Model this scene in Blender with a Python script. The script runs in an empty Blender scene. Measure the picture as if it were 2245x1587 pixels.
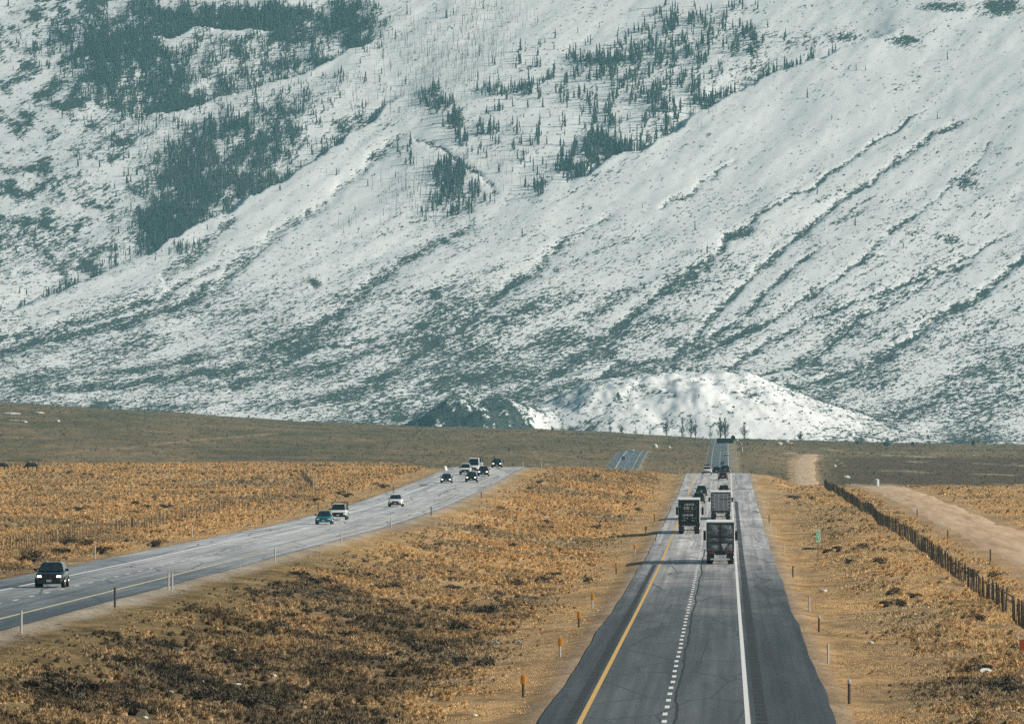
import bpy, math, random
import numpy as np
from mathutils import Vector

rad = math.radians
rng = np.random.default_rng(7)
random.seed(7)
SC = bpy.context.scene
COL = SC.collection

# ------------------------------------------------------------------ camera, sky, sun, exposure
F = 16000.0                 # focal length in pixels of the 2245 px wide photograph
CX, CY, VX, VY, CAMZ = 1122.5, 793.5, 1592.0, 961.0, 12.3
cam_data = bpy.data.cameras.new('camera')
cam_data.sensor_width = 36.0
cam_data.lens = 36.0 * F / 2245.0
cam_data.clip_start = 1.0
cam_data.clip_end = 40000.0
cam = bpy.data.objects.new('camera', cam_data)
COL.objects.link(cam)
cam.location = (0, 0, CAMZ)
cam.rotation_euler = (rad(90) + math.atan((VY - CY) / F), 0, math.atan((VX - CX) / F))
SC.camera = cam

SUN_EL = 29.0
SUN = Vector((math.cos(rad(SUN_EL)) * 0.998, -0.06, math.sin(rad(SUN_EL)))).normalized()
world = bpy.data.worlds.new('World')
SC.world = world
world.use_nodes = True
wn = world.node_tree.nodes
sky = wn.new('ShaderNodeTexSky')
sky.sky_type = 'NISHITA'
sky.sun_disc = False
sky.sun_elevation = rad(SUN_EL)
sky.sun_rotation = rad(94)
sky.air_density = 1.0
sky.dust_density = 1.2
sky.ozone_density = 1.0
world.node_tree.links.new(sky.outputs[0], wn['Background'].inputs[0])
wn['Background'].inputs[1].default_value = 0.05

sl = bpy.data.lights.new('sun', 'SUN')
sl.energy = 4.9
sl.angle = rad(0.53)
sl.color = (1.0, 0.93, 0.82)
so = bpy.data.objects.new('sun', sl)
so.rotation_euler = SUN.to_track_quat('Z', 'Y').to_euler()
so.location = (300, 0, 200)
COL.objects.link(so)

SC.view_settings.view_transform = 'Standard'
SC.view_settings.look = 'None'
SC.view_settings.gamma = 1.0
SC.view_settings.use_curve_mapping = False
SC.view_settings.exposure = 0.27
SC.cycles.volume_bounces = 0
SC.cycles.max_bounces = 5
SC.cycles.use_denoising = False

# ------------------------------------------------------------------ small helpers
def tag(o, label=None, cat=None, group=None, kind=None):
    if label: o['label'] = label
    if cat: o['category'] = cat
    if group: o['group'] = group
    if kind: o['kind'] = kind
    return o

def thing(name, label, cat, loc=(0, 0, 0), rot=(0, 0, 0), group=None):
    o = bpy.data.objects.new(name, None)
    o.empty_display_size = 0.3
    o.location = loc
    o.rotation_euler = rot
    COL.objects.link(o)
    return tag(o, label, cat, group)

def copy_tree(o, parent=None):
    c = o.copy()
    COL.objects.link(c)
    c.parent = parent
    for ch in list(o.children):
        copy_tree(ch, c)
    return c

class MB:
    """collects vertices and faces of one mesh"""
    def __init__(self):
        self.v, self.f, self.m = [], [], []
    def add(self, vs, fs, mi=0):
        n = len(self.v)
        self.v += [tuple(p) for p in vs]
        self.f += [tuple(i + n for i in f) for f in fs]
        self.m += [mi] * len(fs)
        return self
    def box(self, c, s, mi=0, taper=1.0):
        x, y, z = c; a, b, h = s[0] / 2, s[1] / 2, s[2] / 2
        t = taper
        vs = [(x-a, y-b, z-h), (x+a, y-b, z-h), (x+a, y+b, z-h), (x-a, y+b, z-h),
              (x-a*t, y-b*t, z+h), (x+a*t, y-b*t, z+h), (x+a*t, y+b*t, z+h), (x-a*t, y+b*t, z+h)]
        return self.add(vs, [(0, 3, 2, 1), (4, 5, 6, 7), (0, 1, 5, 4), (1, 2, 6, 5), (2, 3, 7, 6), (3, 0, 4, 7)], mi)
    def tube(self, p, q, r0, r1, n=6, mi=0, cap=True):
        p, q = Vector(p), Vector(q)
        d = (q - p).normalized()
        a = d.orthogonal().normalized(); b = d.cross(a)
        vs = []
        for c, r in ((p, r0), (q, r1)):
            for k in range(n):
                t = 2 * math.pi * k / n
                vs.append(c + a * (r * math.cos(t)) + b * (r * math.sin(t)))
        fs = [(k, (k + 1) % n, n + (k + 1) % n, n + k) for k in range(n)]
        if cap:
            fs += [tuple(range(n))[::-1], tuple(range(n, 2 * n))]
        return self.add(vs, fs, mi)
    def loft(self, rings, mi=0, cap=True):
        n = len(rings[0])
        vs = [p for r in rings for p in r]
        fs = []
        for i in range(len(rings) - 1):
            for k in range(n):
                fs.append((i*n + k, i*n + (k+1) % n, (i+1)*n + (k+1) % n, (i+1)*n + k))
        if cap:
            fs += [tuple(range(n))[::-1], tuple(range((len(rings)-1)*n, len(rings)*n))]
        return self.add(vs, fs, mi)
    def quad(self, a, b, c, d, mi=0):
        return self.add([a, b, c, d], [(0, 1, 2, 3)], mi)
    def build(self, name, mats, parent=None, smooth=False, loc=None):
        me = bpy.data.meshes.new(name)
        me.from_pydata(self.v, [], self.f)
        for m in (mats if isinstance(mats, (list, tuple)) else [mats]):
            me.materials.append(m)
        me.polygons.foreach_set('material_index', self.m)
        if smooth:
            me.polygons.foreach_set('use_smooth', [True] * len(self.f))
        me.validate(); me.update()
        o = bpy.data.objects.new(name, me)
        COL.objects.link(o)
        if parent: o.parent = parent
        if loc: o.location = loc
        return o

def grid_mesh(name, P, mats, smooth=True, attrs=None):
    """P: rows x cols x 3"""
    R, Cn = P.shape[:2]
    me = bpy.data.meshes.new(name)
    nf = (R - 1) * (Cn - 1)
    me.vertices.add(R * Cn); me.loops.add(nf * 4); me.polygons.add(nf)
    me.vertices.foreach_set('co', P.reshape(-1).astype(np.float32))
    i = np.arange(R - 1)[:, None] * Cn + np.arange(Cn - 1)[None, :]
    L = np.stack([i, i + 1, i + Cn + 1, i + Cn], -1).reshape(-1)
    me.loops.foreach_set('vertex_index', L.astype(np.int32))
    me.polygons.foreach_set('loop_start', (np.arange(nf) * 4).astype(np.int32))
    me.polygons.foreach_set('use_smooth', np.full(nf, smooth))
    for m in mats: me.materials.append(m)
    for k, v in (attrs or {}).items():
        if v.ndim == 3:
            a = me.attributes.new(k, 'FLOAT_COLOR', 'POINT')
            vv = np.concatenate([v.reshape(-1, 3), np.ones((R * Cn, 1))], 1)
            a.data.foreach_set('color', vv.reshape(-1).astype(np.float32))
        else:
            a = me.attributes.new(k, 'FLOAT', 'POINT')
            a.data.foreach_set('value', v.reshape(-1).astype(np.float32))
    me.update(calc_edges=True)
    o = bpy.data.objects.new(name, me)
    COL.objects.link(o)
    return o

def np_mesh(name, V, T, mat, attrs=None):
    """V: n x 3, T: m x 3 triangles"""
    me = bpy.data.meshes.new(name)
    me.vertices.add(len(V)); me.loops.add(len(T) * 3); me.polygons.add(len(T))
    me.vertices.foreach_set('co', np.asarray(V, np.float32).reshape(-1))
    me.loops.foreach_set('vertex_index', np.asarray(T, np.int32).reshape(-1))
    me.polygons.foreach_set('loop_start', (np.arange(len(T)) * 3).astype(np.int32))
    for k, v in (attrs or {}).items():
        a = me.attributes.new(k, 'FLOAT', 'POINT')
        a.data.foreach_set('value', np.asarray(v, np.float32))
    me.materials.append(mat)
    me.update(calc_edges=True)
    o = bpy.data.objects.new(name, me)
    COL.objects.link(o)
    return o

def perlin(x, y, seed=0):
    x = np.asarray(x, float) + seed * 17.13; y = np.asarray(y, float) + seed * 7.77
    xi = np.floor(x).astype(np.int64); yi = np.floor(y).astype(np.int64)
    xf = x - xi; yf = y - yi
    def g(i, j, fx, fy):
        h = (i * 374761393 + j * 668265263 + seed * 1442695041) & 0xffffffff
        h = ((h ^ (h >> 13)) * 1274126177) & 0xffffffff
        a = ((h ^ (h >> 16)) & 0xffff) / 65536.0 * 2 * np.pi
        return np.cos(a) * fx + np.sin(a) * fy
    u = xf**3 * (xf * (xf * 6 - 15) + 10); v = yf**3 * (yf * (yf * 6 - 15) + 10)
    n00 = g(xi, yi, xf, yf); n10 = g(xi + 1, yi, xf - 1, yf)
    n01 = g(xi, yi + 1, xf, yf - 1); n11 = g(xi + 1, yi + 1, xf - 1, yf - 1)
    return 1.5 * ((n00 * (1 - u) + n10 * u) * (1 - v) + (n01 * (1 - u) + n11 * u) * v)

def fbm(x, y, seed=0, octv=4, gain=0.5):
    s, a, t = 0.0, 1.0, 0.0
    for k in range(octv):
        s = s + a * perlin(x * 2**k, y * 2**k, seed + k); t += a; a *= gain
    return s / t

def sstep(a, b, x):
    t = np.clip((x - a) / (b - a), 0, 1)
    return t * t * (3 - 2 * t)

def lerp(a, b, t): return a + (b - a) * t

def polydist(px, py, pts):
    """signed distance to a polyline given in order; positive on the left of travel"""
    best = np.full(np.shape(px), 1e9); sgn = np.zeros(np.shape(px)); tt = np.zeros(np.shape(px))
    n = len(pts) - 1
    for k in range(n):
        ax, ay = pts[k]; bx, by = pts[k + 1]
        dx, dy = bx - ax, by - ay
        l2 = dx * dx + dy * dy
        t = np.clip(((px - ax) * dx + (py - ay) * dy) / l2, 0, 1)
        ex, ey = px - (ax + t * dx), py - (ay + t * dy)
        d = np.hypot(ex, ey)
        s = np.sign(dx * ey - dy * ex)
        m = d < best
        best = np.where(m, d, best); sgn = np.where(m, s, sgn); tt = np.where(m, (k + t) / n, tt)
    return best, sgn, tt

# ------------------------------------------------------------------ materials
def new_mat(name):
    m = bpy.data.materials.new(name)
    m.use_nodes = True
    nt = m.node_tree
    return m, nt, nt.nodes['Principled BSDF']

def N(nt, typ, **kw):
    n = nt.nodes.new(typ)
    for k, v in kw.items():
        if k.startswith('i_'):
            key = k[2:]
            n.inputs[int(key) if key.isdigit() else key.replace('_', ' ')].default_value = v
        else:
            setattr(n, k, v)
    return n

def mixrgb(nt, a, b, fac, mode='MIX'):
    n = nt.nodes.new('ShaderNodeMix'); n.data_type = 'RGBA'; n.blend_type = mode
    for sock, val in ((n.inputs[0], fac), (n.inputs[6], a), (n.inputs[7], b)):
        if hasattr(val, 'is_linked') or hasattr(val, 'links'):
            nt.links.new(val, sock)
        else:
            sock.default_value = val if sock.type == 'VALUE' else (*val[:3], 1)
    return n.outputs[2]

def mathn(nt, op, a, b=None, c=None, clamp=False):
    n = nt.nodes.new('ShaderNodeMath'); n.operation = op; n.use_clamp = clamp
    for k, v in enumerate((a, b, c)):
        if v is None: continue
        if hasattr(v, 'links'): nt.links.new(v, n.inputs[k])
        else: n.inputs[k].default_value = v
    return n.outputs[0]

def ramp(nt, fac, stops):
    n = nt.nodes.new('ShaderNodeValToRGB')
    el = n.color_ramp.elements
    while len(el) > 1: el.remove(el[0])
    el[0].position = stops[0][0]; el[0].color = (*stops[0][1], 1) if len(stops[0][1]) == 3 else stops[0][1]
    for p, c in stops[1:]:
        e = el.new(p); e.color = (*c, 1)
    nt.links.new(fac, n.inputs[0])
    return n.outputs[0]

def coords(nt, scale=(1, 1, 1), rot=(0, 0, 0), src='pos'):
    if src == 'pos':
        g = nt.nodes.new('ShaderNodeNewGeometry').outputs['Position']
    else:
        g = nt.nodes.new('ShaderNodeTexCoord').outputs['Object']
    mp = N(nt, 'ShaderNodeMapping')
    mp.inputs['Scale'].default_value = scale
    mp.inputs['Rotation'].default_value = rot
    nt.links.new(g, mp.inputs[0])
    return mp.outputs[0]

def noise(nt, vec, scale=1.0, detail=4.0, rough=0.6, dist=0.0):
    n = N(nt, 'ShaderNodeTexNoise')
    n.inputs['Scale'].default_value = scale
    n.inputs['Detail'].default_value = detail
    n.inputs['Roughness'].default_value = rough
    n.inputs['Distortion'].default_value = dist
    nt.links.new(vec, n.inputs['Vector'])
    return n.outputs[0]

def bump(nt, bsdf, h, strength=0.5, dist=0.1):
    b = N(nt, 'ShaderNodeBump')
    b.inputs['Strength'].default_value = strength
    b.inputs['Distance'].default_value = dist
    nt.links.new(h, b.inputs['Height'])
    nt.links.new(b.outputs[0], bsdf.inputs['Normal'])

_simple = {}
def simple(name, col, rough=0.6, metal=0.0, vary=0.15, scale=3.0, coat=0.0, emit=None, es=0.0):
    """painted / plain material with a little procedural dirt"""
    if name in _simple: return _simple[name]
    m, nt, b = new_mat(name)
    v = noise(nt, coords(nt, src='obj'), scale, 5, 0.65)
    c = mixrgb(nt, tuple(x * (1 - vary) for x in col), tuple(min(1, x * (1 + vary)) for x in col), v)
    nt.links.new(c, b.inputs['Base Color'])
    b.inputs['Roughness'].default_value = rough
    b.inputs['Metallic'].default_value = metal
    b.inputs['Coat Weight'].default_value = coat
    if emit:
        b.inputs['Emission Color'].default_value = (*emit, 1)
        b.inputs['Emission Strength'].default_value = es
    _simple[name] = m
    return m

# ------------------------------------------------------------------ terrain profiles
YS = np.arange(-700, 6400, 5.0)
def prof(pts, win=70):
    a = np.interp(YS, [p[0] for p in pts], [p[1] for p in pts])
    n = max(1, int(win / 5)); k = np.hanning(2 * n + 1); k /= k.sum()
    return np.convolve(np.pad(a, n, mode='edge'), k, 'valid')
_PR = prof([(-700, 0), (550, 0), (717, .22), (842, .75), (975, 1.4), (1130, 2.3), (1240, 2.95), (1400, 4.5), (1486, 5.3), (1560, 4.9),
            (1700, 2.4), (1900, -2), (2200, -7), (2600, -6), (3050, -1), (3234, 3.8), (3500, 6.2), (4000, 10), (4800, 12.5), (5600, 3), (6400, 0)])
_PL = prof([(-700, 2.4), (480, 2.5), (825, 2.7), (960, 3.25), (1170, 5.1), (1240, 6.0), (1300, 6.7), (1350, 7.15), (1420, 6.7), (1550, 4),
            (1800, -2), (2200, -8), (2700, -6), (3050, -1), (3250, 3.3), (3440, 6.4), (3520, 6.4), (3700, 5), (4000, 9), (4800, 16), (5600, 3), (6400, 0)])
_ML = prof([(-700, 2), (600, 2), (900, 2.6), (1129, 4.0), (1400, 5.8), (1650, 6.6), (1800, 5), (2000, 0), (2200, -7), (2700, -6), (6400, -6)])
_MR = prof([(-700, -.2), (470, 0), (753, 1.4), (1000, 1.9), (1300, 2.6), (1409, 2.8), (1500, 2.4), (1700, .5), (2000, -4), (2200, -6), (2700, -5), (6400, -5)])
_FS = prof([(-700, 0), (2200, -.05), (2700, 0), (3050, .25), (3440, .55), (4000, .8), (4800, 1), (5150, .85), (5600, .4), (6400, .1)], 120)
PR = lambda y: np.interp(y, YS, _PR)
PL = lambda y: np.interp(y, YS, _PL)
RL0, RL1, LL0, LL1 = -8.1, 4.75, -50.2, -37.2      # paved edges of the two carriageways
def right_edge(y): return lerp(RL1, 1.35, sstep(1560, 1700, y))

def proj(x, y, z):
    return VX + F * x / y, VY - F * (z - CAMZ) / y

def ground(x, y, detail=True):
    x = np.asarray(x, float); y = np.asarray(y, float)
    pr, pl = PR(y), PL(y)
    ml, mr = np.interp(y, YS, _ML), np.interp(y, YS, _MR)
    # middle distance
    t = np.clip((x - LL1) / (RL0 - LL1), 0, 1)
    med = lerp(pl, pr, t * t * (3 - 2 * t)) - np.sin(np.pi * t) * lerp(1.3, -0.15, sstep(800, 1400, y))
    left = lerp(pl - .3, ml, sstep(LL0 - 2, LL0 - 26, x))
    right = lerp(pr - .2, mr, sstep(RL1 + 1, RL1 + 11, x))
    z = np.where(x < LL0, left, np.where(x > RL1, right, med))
    # rising country beyond
    px = VX + F * x / np.maximum(y, 500)
    h48 = np.interp(px, [-3000, -900, 0, 300, 600, 900, 1150, 1350, 1500, 1800, 2245, 3500, 6000],
                    [70, 50, 36.6, 30.6, 24.6, 20.6, 18.6, 16.2, 13.8, 10.6, 7.8, 10, 20])
    zf = -6 + (h48 + 6) * np.interp(y, YS, _FS)
    w = sstep(2000, 2500, y)
    if detail:
        nz = fbm(x / 60, y / 60, 3, 4) * 0.55
        far = sstep(2300, 3200, y)
        nz = nz * (1 + 1.6 * far) + far * fbm(x / 300, y / 300, 5, 3) * 1.2
    else:
        nz = 0
    dR = np.maximum(np.maximum(RL0 - x, x - RL1), 0); dL = np.maximum(np.maximum(LL0 - x, x - LL1), 0)
    off = sstep(0, 14, np.minimum(dR, dL))
    z = lerp(z, zf, w) + nz * off
    # benches that carry the roads
    bench = lambda d: 1 - sstep(0.6, lerp(9, 30, w), d)
    z = lerp(z, pl - .05, bench(dL) * (y < 3560)) if True else z
    z = lerp(z, pr - .05, bench(dR))
    z = z - 0.22 * sstep(0.15, 2.0, np.minimum(dR, dL)) * (1 - sstep(4, 10, np.minimum(dR, dL)))
    return z

# ------------------------------------------------------------------ ground sheet
G_ORANGE = np.array((.62, .395, .18)); G_TAN = np.array((.53, .365, .205)); G_DARK = np.array((.16, .115, .068))
G_OLIVE = np.array((.125, .102, .055)); G_BROWN = np.array((.29, .20, .115)); G_GRAVEL = np.array((.40, .355, .30))
G_PLOUGH = np.array((.125, .082, .050)); G_DIRT = np.array((.48, .325, .19))

def dark_zone(x, y):
    """share of grey-brown sagebrush and painted foreground shade: thick in the near median"""
    n = fbm(x / 14, y / 40, 21, 4)
    d = sstep(730, 430, y + 130 * n + np.where(x > 0, 130, 0)) * sstep(-11, -17, x - 3 * n)
    r = sstep(520, 330, y + 110 * n) * sstep(5, 12, x) * .55
    return np.clip(np.maximum(d, r), 0, 1)

def dirt_edge(x, y):
    return np.maximum(np.abs(x - dirt_x(y)) - 5.0, 0) + np.where(y > 3560, 60, 0)
def dirt_x(y):
    return np.interp(y, [-500, 600, 900, 1300, 2000, 2700, 3300, 3700, 4300], [29, 29.6, 30, 31, 30, 29.5, 34.5, 44, 60])

def ground_color(x, y, z):
    n1 = fbm(x / 9, y / 30, 31, 4); n2 = fbm(x / 40, y / 120, 33, 3); n3 = fbm(x / 2.2, y / 7, 35, 3)
    t = np.clip(.5 + n1 * .9 + n3 * .4, 0, 1)[..., None]
    c = lerp(G_TAN, G_ORANGE, t)
    c = c * (1 + .22 * n3)[..., None]
    c = lerp(c, np.array((.40, .315, .20)) * (1 + .3 * n3)[..., None], (.75 * sstep(-.05, .45, fbm(x / 28, y / 80, 39, 4)))[..., None])
    dz = dark_zone(x, y)[..., None]
    c = lerp(c, lerp(G_DARK * .85, G_DARK * 1.7, np.clip(.5 + n3, 0, 1)[..., None]), dz * .9)  # foreground shade goes into the ground colour along with the sagebrush brown
    ol = sstep(-37, -34, x) * sstep(-26, -31, x + 3 * n1) * sstep(900, 600, y) * .38
    c = lerp(c, np.array((.21, .165, .055)) * (1 + .5 * n3)[..., None], ol[..., None])
    fl = sstep(-.05, .35, fbm(x / 1.6, y / 5.5, 37, 3)) * .38
    c = c * (1 - fl)[..., None]
    far = sstep(1750, 2100, y)[..., None]
    px, py = proj(x, np.maximum(y, 300), z)
    st = fbm(x / 70, y / 220, 41, 4) ; st2 = fbm(x / 15, y / 60, 43, 3)
    cf = lerp(G_OLIVE, G_BROWN, np.clip(.38 + st * .9 + st2 * .5, 0, 1)[..., None])
    cf = lerp(cf, G_BROWN * 1.05, (sstep(900, 1600, px) * .45 * sstep(965, 1000, py))[..., None])
    # ploughed field on the right and the dark strip under the hill
    n4 = fbm(x / 25, y / 60, 47, 3)
    pf = sstep(1800, 1850, px + 25 * n4) * sstep(998, 1006, py + 3 * n4 ) * sstep(1072, 1060, py + 3 * n4 + .0 * px)
    cf = lerp(cf, G_PLOUGH, (pf * .92)[..., None])
    d, _, _ = polydist(px, py, [(430, 1004), (560, 1006), (760, 1008), (900, 1012)])
    cf = lerp(cf, G_DARK * .8, (np.exp(-(d / 4) ** 2) * .8)[..., None])
    for pts, w in (([(150, 990), (250, 983), (400, 968), (480, 960), (610, 950)], 2.2), ([(1165, 985), (1185, 1005), (1205, 1024)], 2.5),
                   ([(0, 958), (120, 961)], 1.5)):
        d, _, _ = polydist(px, py, pts)
        cf = lerp(cf, G_DIRT * .8, (np.exp(-(d / w) ** 2) * .75)[..., None])
    # pale stubble strips on and above the ploughed field
    br = sstep(-.05, .25, fbm(x / 14, y / 90, 53, 3))
    for pts, w in (([(1800, 984), (1960, 999), (2060, 1003)], 1.6), ([(1960, 1012), (2100, 1015), (2245, 1021)], 1.7), ([(1850, 1029), (2050, 1036), (2245, 1042)], 1.3), ([(1700, 992), (1830, 1000), (1850, 1022)], 1.8), ([(1860, 1062), (2050, 1066), (2245, 1062)], 3)):
        d, _, _ = polydist(px, py, pts)
        cf = lerp(cf, np.array((.52, .44, .32)), (np.exp(-(d / w) ** 2) * .8 * br)[..., None])
    # small leftover drifts of snow
    sn = perlin(x / 16, y / 45, 51)
    m = sstep(.62, .75, sn) * ((np.hypot((px - 60) / 90, (py - 908) / 22) < 1) | ((px > 1900) & (py > 996) & (py < 1045) & (np.abs(py - 1003 - (px - 2000) * .07) < 3)) |
        ((px > 1950) & (py > 990) & (py < 1001)))
    cf = lerp(cf, np.array((.75, .72, .66)), m[..., None])
    c = lerp(c, cf, far)
    dR = np.maximum(np.maximum(RL0 - x, x - RL1), 0); dL = np.maximum(np.maximum(LL0 - x, x - LL1), 0)
    dd = np.minimum(np.where((y > 1650) & (x > 1.35) & (x < RL1), 0, dR), dL + (x < -44) * .8 + (y > 3480) * 50)
    gm = np.where(x > -22, .65, 1.0) * sstep(np.where(x > -22, 1.3, 2.4), .4, dd + 1.3 * n3) * lerp(.95, .75, sstep(1500, 2000, y))
    c = lerp(c, G_GRAVEL * (1 + .3 * n3)[..., None], gm[..., None])
    # bare earth of the verge beside the gravel
    gm = sstep(4.5, .5, dR + 2.5 * n1) * .45 * (y < 2000) * sstep(1000, 400, y)
    c = lerp(c, np.array((.34, .215, .115)), (gm * (1 - 0))[..., None])
    de = dirt_edge(x, y)
    c = lerp(c, G_DIRT, (sstep(2.5, .5, de + 1.3 * n1) * .8)[..., None])
    return np.clip(c, .01, .9)

m_ground, nt, b = new_mat('dry_ground')
at = N(nt, 'ShaderNodeAttribute', attribute_name='col')
v = coords(nt)
na = noise(nt, v, 2.2, 6, .7)
nb = noise(nt, coords(nt, (.16, .05, .16)), 1.0, 5, .65)
f1 = ramp(nt, na, [(.30, (.55, .5, .45)), (.5, (.95, .95, .95)), (.72, (1.35, 1.32, 1.25))])
f2 = ramp(nt, nb, [(.35, (.72, .70, .66)), (.62, (1.12, 1.12, 1.1))])
c = mixrgb(nt, at.outputs[0], f1, 1.0, 'MULTIPLY')
c = mixrgb(nt, c, f2, 1.0, 'MULTIPLY')
nt.links.new(c, b.inputs['Base Color'])
b.inputs['Roughness'].default_value = .95
b.inputs['Specular IOR Level'].default_value = .1
bump(nt, b, na, .6, .25)

us = np.concatenate([np.linspace(-.9, -.13, 40)[:-1], np.linspace(-.13, .06, 430), np.linspace(.06, .9, 40)[1:]])
ys = np.concatenate([np.linspace(-600, 270, 40)[:-1], np.geomspace(270, 1750, 430)[:-1], np.linspace(1750, 4900, 300)[:-1], np.linspace(4900, 6300, 20)])
Yg = np.repeat(ys[:, None], len(us), 1)
Xg = us[None, :] * np.where(Yg > 250, Yg, 250 + (250 - Yg) * .6)
Zg = ground(Xg, Yg)
C = ground_color(Xg, Yg, Zg)
tag(grid_mesh('ground', np.stack([Xg, Yg, Zg], -1), [m_ground], attrs={'col': C}), kind='structure')

# ------------------------------------------------------------------ roads
def road_mat(name, x_lanes, x_pave, near, far, y0, y1, rough=.58):
    m, nt, b = new_mat(name)
    pos = nt.nodes.new('ShaderNodeNewGeometry').outputs['Position']
    sep = N(nt, 'ShaderNodeSeparateXYZ'); nt.links.new(pos, sep.inputs[0])
    X, Y = sep.outputs[0], sep.outputs[1]
    streak = noise(nt, coords(nt, (1.7, .006, 1)), 1.0, 6, .62)
    streak2 = noise(nt, coords(nt, (.55, .018, 1)), 1.0, 4, .6, .6)
    grain = noise(nt, coords(nt, (1, .35, 1)), 6.0, 5, .7)
    patch = noise(nt, coords(nt, (.25, .03, 1)), 1.0, 4, .6)
    # near shade and far glare put into the asphalt colour along the road
    glare_y = mathn(nt, 'ADD', Y, mathn(nt, 'MULTIPLY', mathn(nt, 'SUBTRACT', patch, .5), 260.0))
    mr = N(nt, 'ShaderNodeMapRange', interpolation_type='SMOOTHSTEP')
    mr.inputs[1].default_value = y0; mr.inputs[2].default_value = y1
    nt.links.new(glare_y, mr.inputs[0])
    base = mixrgb(nt, near, far, mr.outputs[0])
    m2 = N(nt, 'ShaderNodeMapRange', interpolation_type='SMOOTHSTEP')
    m2.inputs[1].default_value = 1650; m2.inputs[2].default_value = 2400
    nt.links.new(Y, m2.inputs[0])
    base = mixrgb(nt, base, (.115, .13, .135), m2.outputs[0])
    sh = N(nt, 'ShaderNodeMapRange')      # shoulders are a little darker and bluer
    inl = mathn(nt, 'MULTIPLY', mathn(nt, 'GREATER_THAN', X, x_lanes[0]), mathn(nt, 'LESS_THAN', X, x_lanes[1]))
    base = mixrgb(nt, mixrgb(nt, mixrgb(nt, base, (.55, .58, .61), 1.0, 'MULTIPLY'), mixrgb(nt, base, (.92, .93, .95), 1.0, 'MULTIPLY'), mr.outputs[0]), base, inl)
    s1 = ramp(nt, streak, [(.30, (.62, .62, .63)), (.5, (1, 1, 1)), (.70, (1.42, 1.40, 1.38))])
    s2 = ramp(nt, streak2, [(.35, (.78, .78, .79)), (.65, (1.24, 1.24, 1.23))])
    g1 = ramp(nt, grain, [(.3, (.82, .82, .82)), (.7, (1.18, 1.18, 1.18))])
    c = mixrgb(nt, base, s1, 1.0, 'MULTIPLY')
    c = mixrgb(nt, c, s2, 1.0, 'MULTIPLY')
    c = mixrgb(nt, c, g1, 1.0, 'MULTIPLY')
    # tar-sealed cracks that wander along and across the road
    cr = N(nt, 'ShaderNodeTexVoronoi', feature='DISTANCE_TO_EDGE')
    cr.inputs['Scale'].default_value = 1.0
    nt.links.new(coords(nt, (.22, .035, 1), (0, 0, .1)), cr.inputs['Vector'])
    crf = mathn(nt, 'LESS_THAN', cr.outputs[0], .016)
    c = mixrgb(nt, c, (.05, .052, .055), mathn(nt, 'MULTIPLY', crf, .7))
    nt.links.new(c, b.inputs['Base Color'])
    b.inputs['Roughness'].default_value = rough
    b.inputs['Specular IOR Level'].default_value = .5
    bump(nt, b, grain, .15, .02)
    return m

def strip(name, x0, x1, pf, dz, y0, y1, mat, step=6.0, wob=0.0, parent=None, nx=2, seed=0):
    y = np.arange(y0, y1 + step, step)
    rows = []
    for k in range(nx):
        xx = x0 + ((x1(y) if callable(x1) else x1 + 0 * y) - x0) * k / (nx - 1)
        if wob and k in (0, nx - 1):
            xx = xx + wob * fbm(y / 70, y * 0 + k * 5 + seed, 61 + k, 4)
        rows.append(np.stack([xx, y, pf(y) + dz], -1))
    o = grid_mesh(name, np.stack(rows, 1), [mat])
    if parent: o.parent = parent
    return o

m_hwyR = road_mat('asphalt_outbound', (-6.5, 1.1), None, (.092, .099, .099), (.50, .475, .455), 450, 880)
m_hwyL = road_mat('asphalt_inbound', (-46.9, -39.3), None, (.15, .15, .15), (.56, .54, .52), 400, 700, .42)
m_white = simple('white_road_paint', (.82, .81, .78), .6, vary=.12, scale=.7)
m_yellow = simple('yellow_road_paint', (.72, .44, .12), .6, vary=.15, scale=.7)
m_yellow2 = simple('faded_yellow_road_paint', (.66, .58, .36), .6, vary=.15, scale=.7)
m_groove = simple('milled_groove_tar', (.022, .026, .029), .8, vary=.3, scale=1.0)

hr = strip('highway', RL0, right_edge, PR, 0, -300, 4600, m_hwyR, wob=.3, nx=6, step=3.0)
tag(hr, kind='structure')
hl = strip('highway', LL0, LL1, PL, 0, -300, 3500, m_hwyL, wob=.3, nx=6, seed=3, step=3.0)
tag(hl, kind='structure')
strip('yellow_edge_line', -6.46, -6.24, PR, .008, -300, 4500, m_yellow, parent=hr)
strip('white_edge_line', .83, 1.05, PR, .008, -300, 4500, m_white, parent=hr)
strip('yellow_edge_line', -39.62, -39.38, PL, .008, -300, 3500, m_yellow2, parent=hl)
strip('white_edge_line', -46.95, -46.68, PL, .008, -300, 3500, m_white, parent=hl)

def dashes(name, x, pf, parent, w=.2, ln=3.4, per=8.6, y0=-200, y1=3480):
    mb = MB()
    y = y0
    while y < y1:
        xa = x + random.uniform(-.03, .03)
        a, b2 = float(pf(y)) + .008, float(pf(y + ln)) + .008
        mb.quad((xa - w/2, y, a), (xa + w/2, y, a), (xa + w/2, y + ln, b2), (xa - w/2, y + ln, b2))
        y += per
    o = mb.build(name, m_white, parent)
    o['kind'] = 'stuff'
    return o
dashes('lane_dashes', -2.72, PR, hr, w=.22)
dashes('lane_dashes', -43.15, PL, hl, w=.2, per=10.5, ln=3.2)

def rumble(x0, x1, pf, parent, per, ln, y1):
    mb = MB()
    y = 100.0
    while y < y1:
        l2 = ln * random.uniform(.9, 1.06)
        a, b2 = float(pf(y)) + .004, float(pf(y + l2)) + .004
        mb.quad((x0, y, a), (x1, y, a), (x1, y + l2, b2), (x0, y + l2, b2))
        y += per
    o = mb.build('rumble_strip', m_groove, parent)
    o['kind'] = 'stuff'
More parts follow.
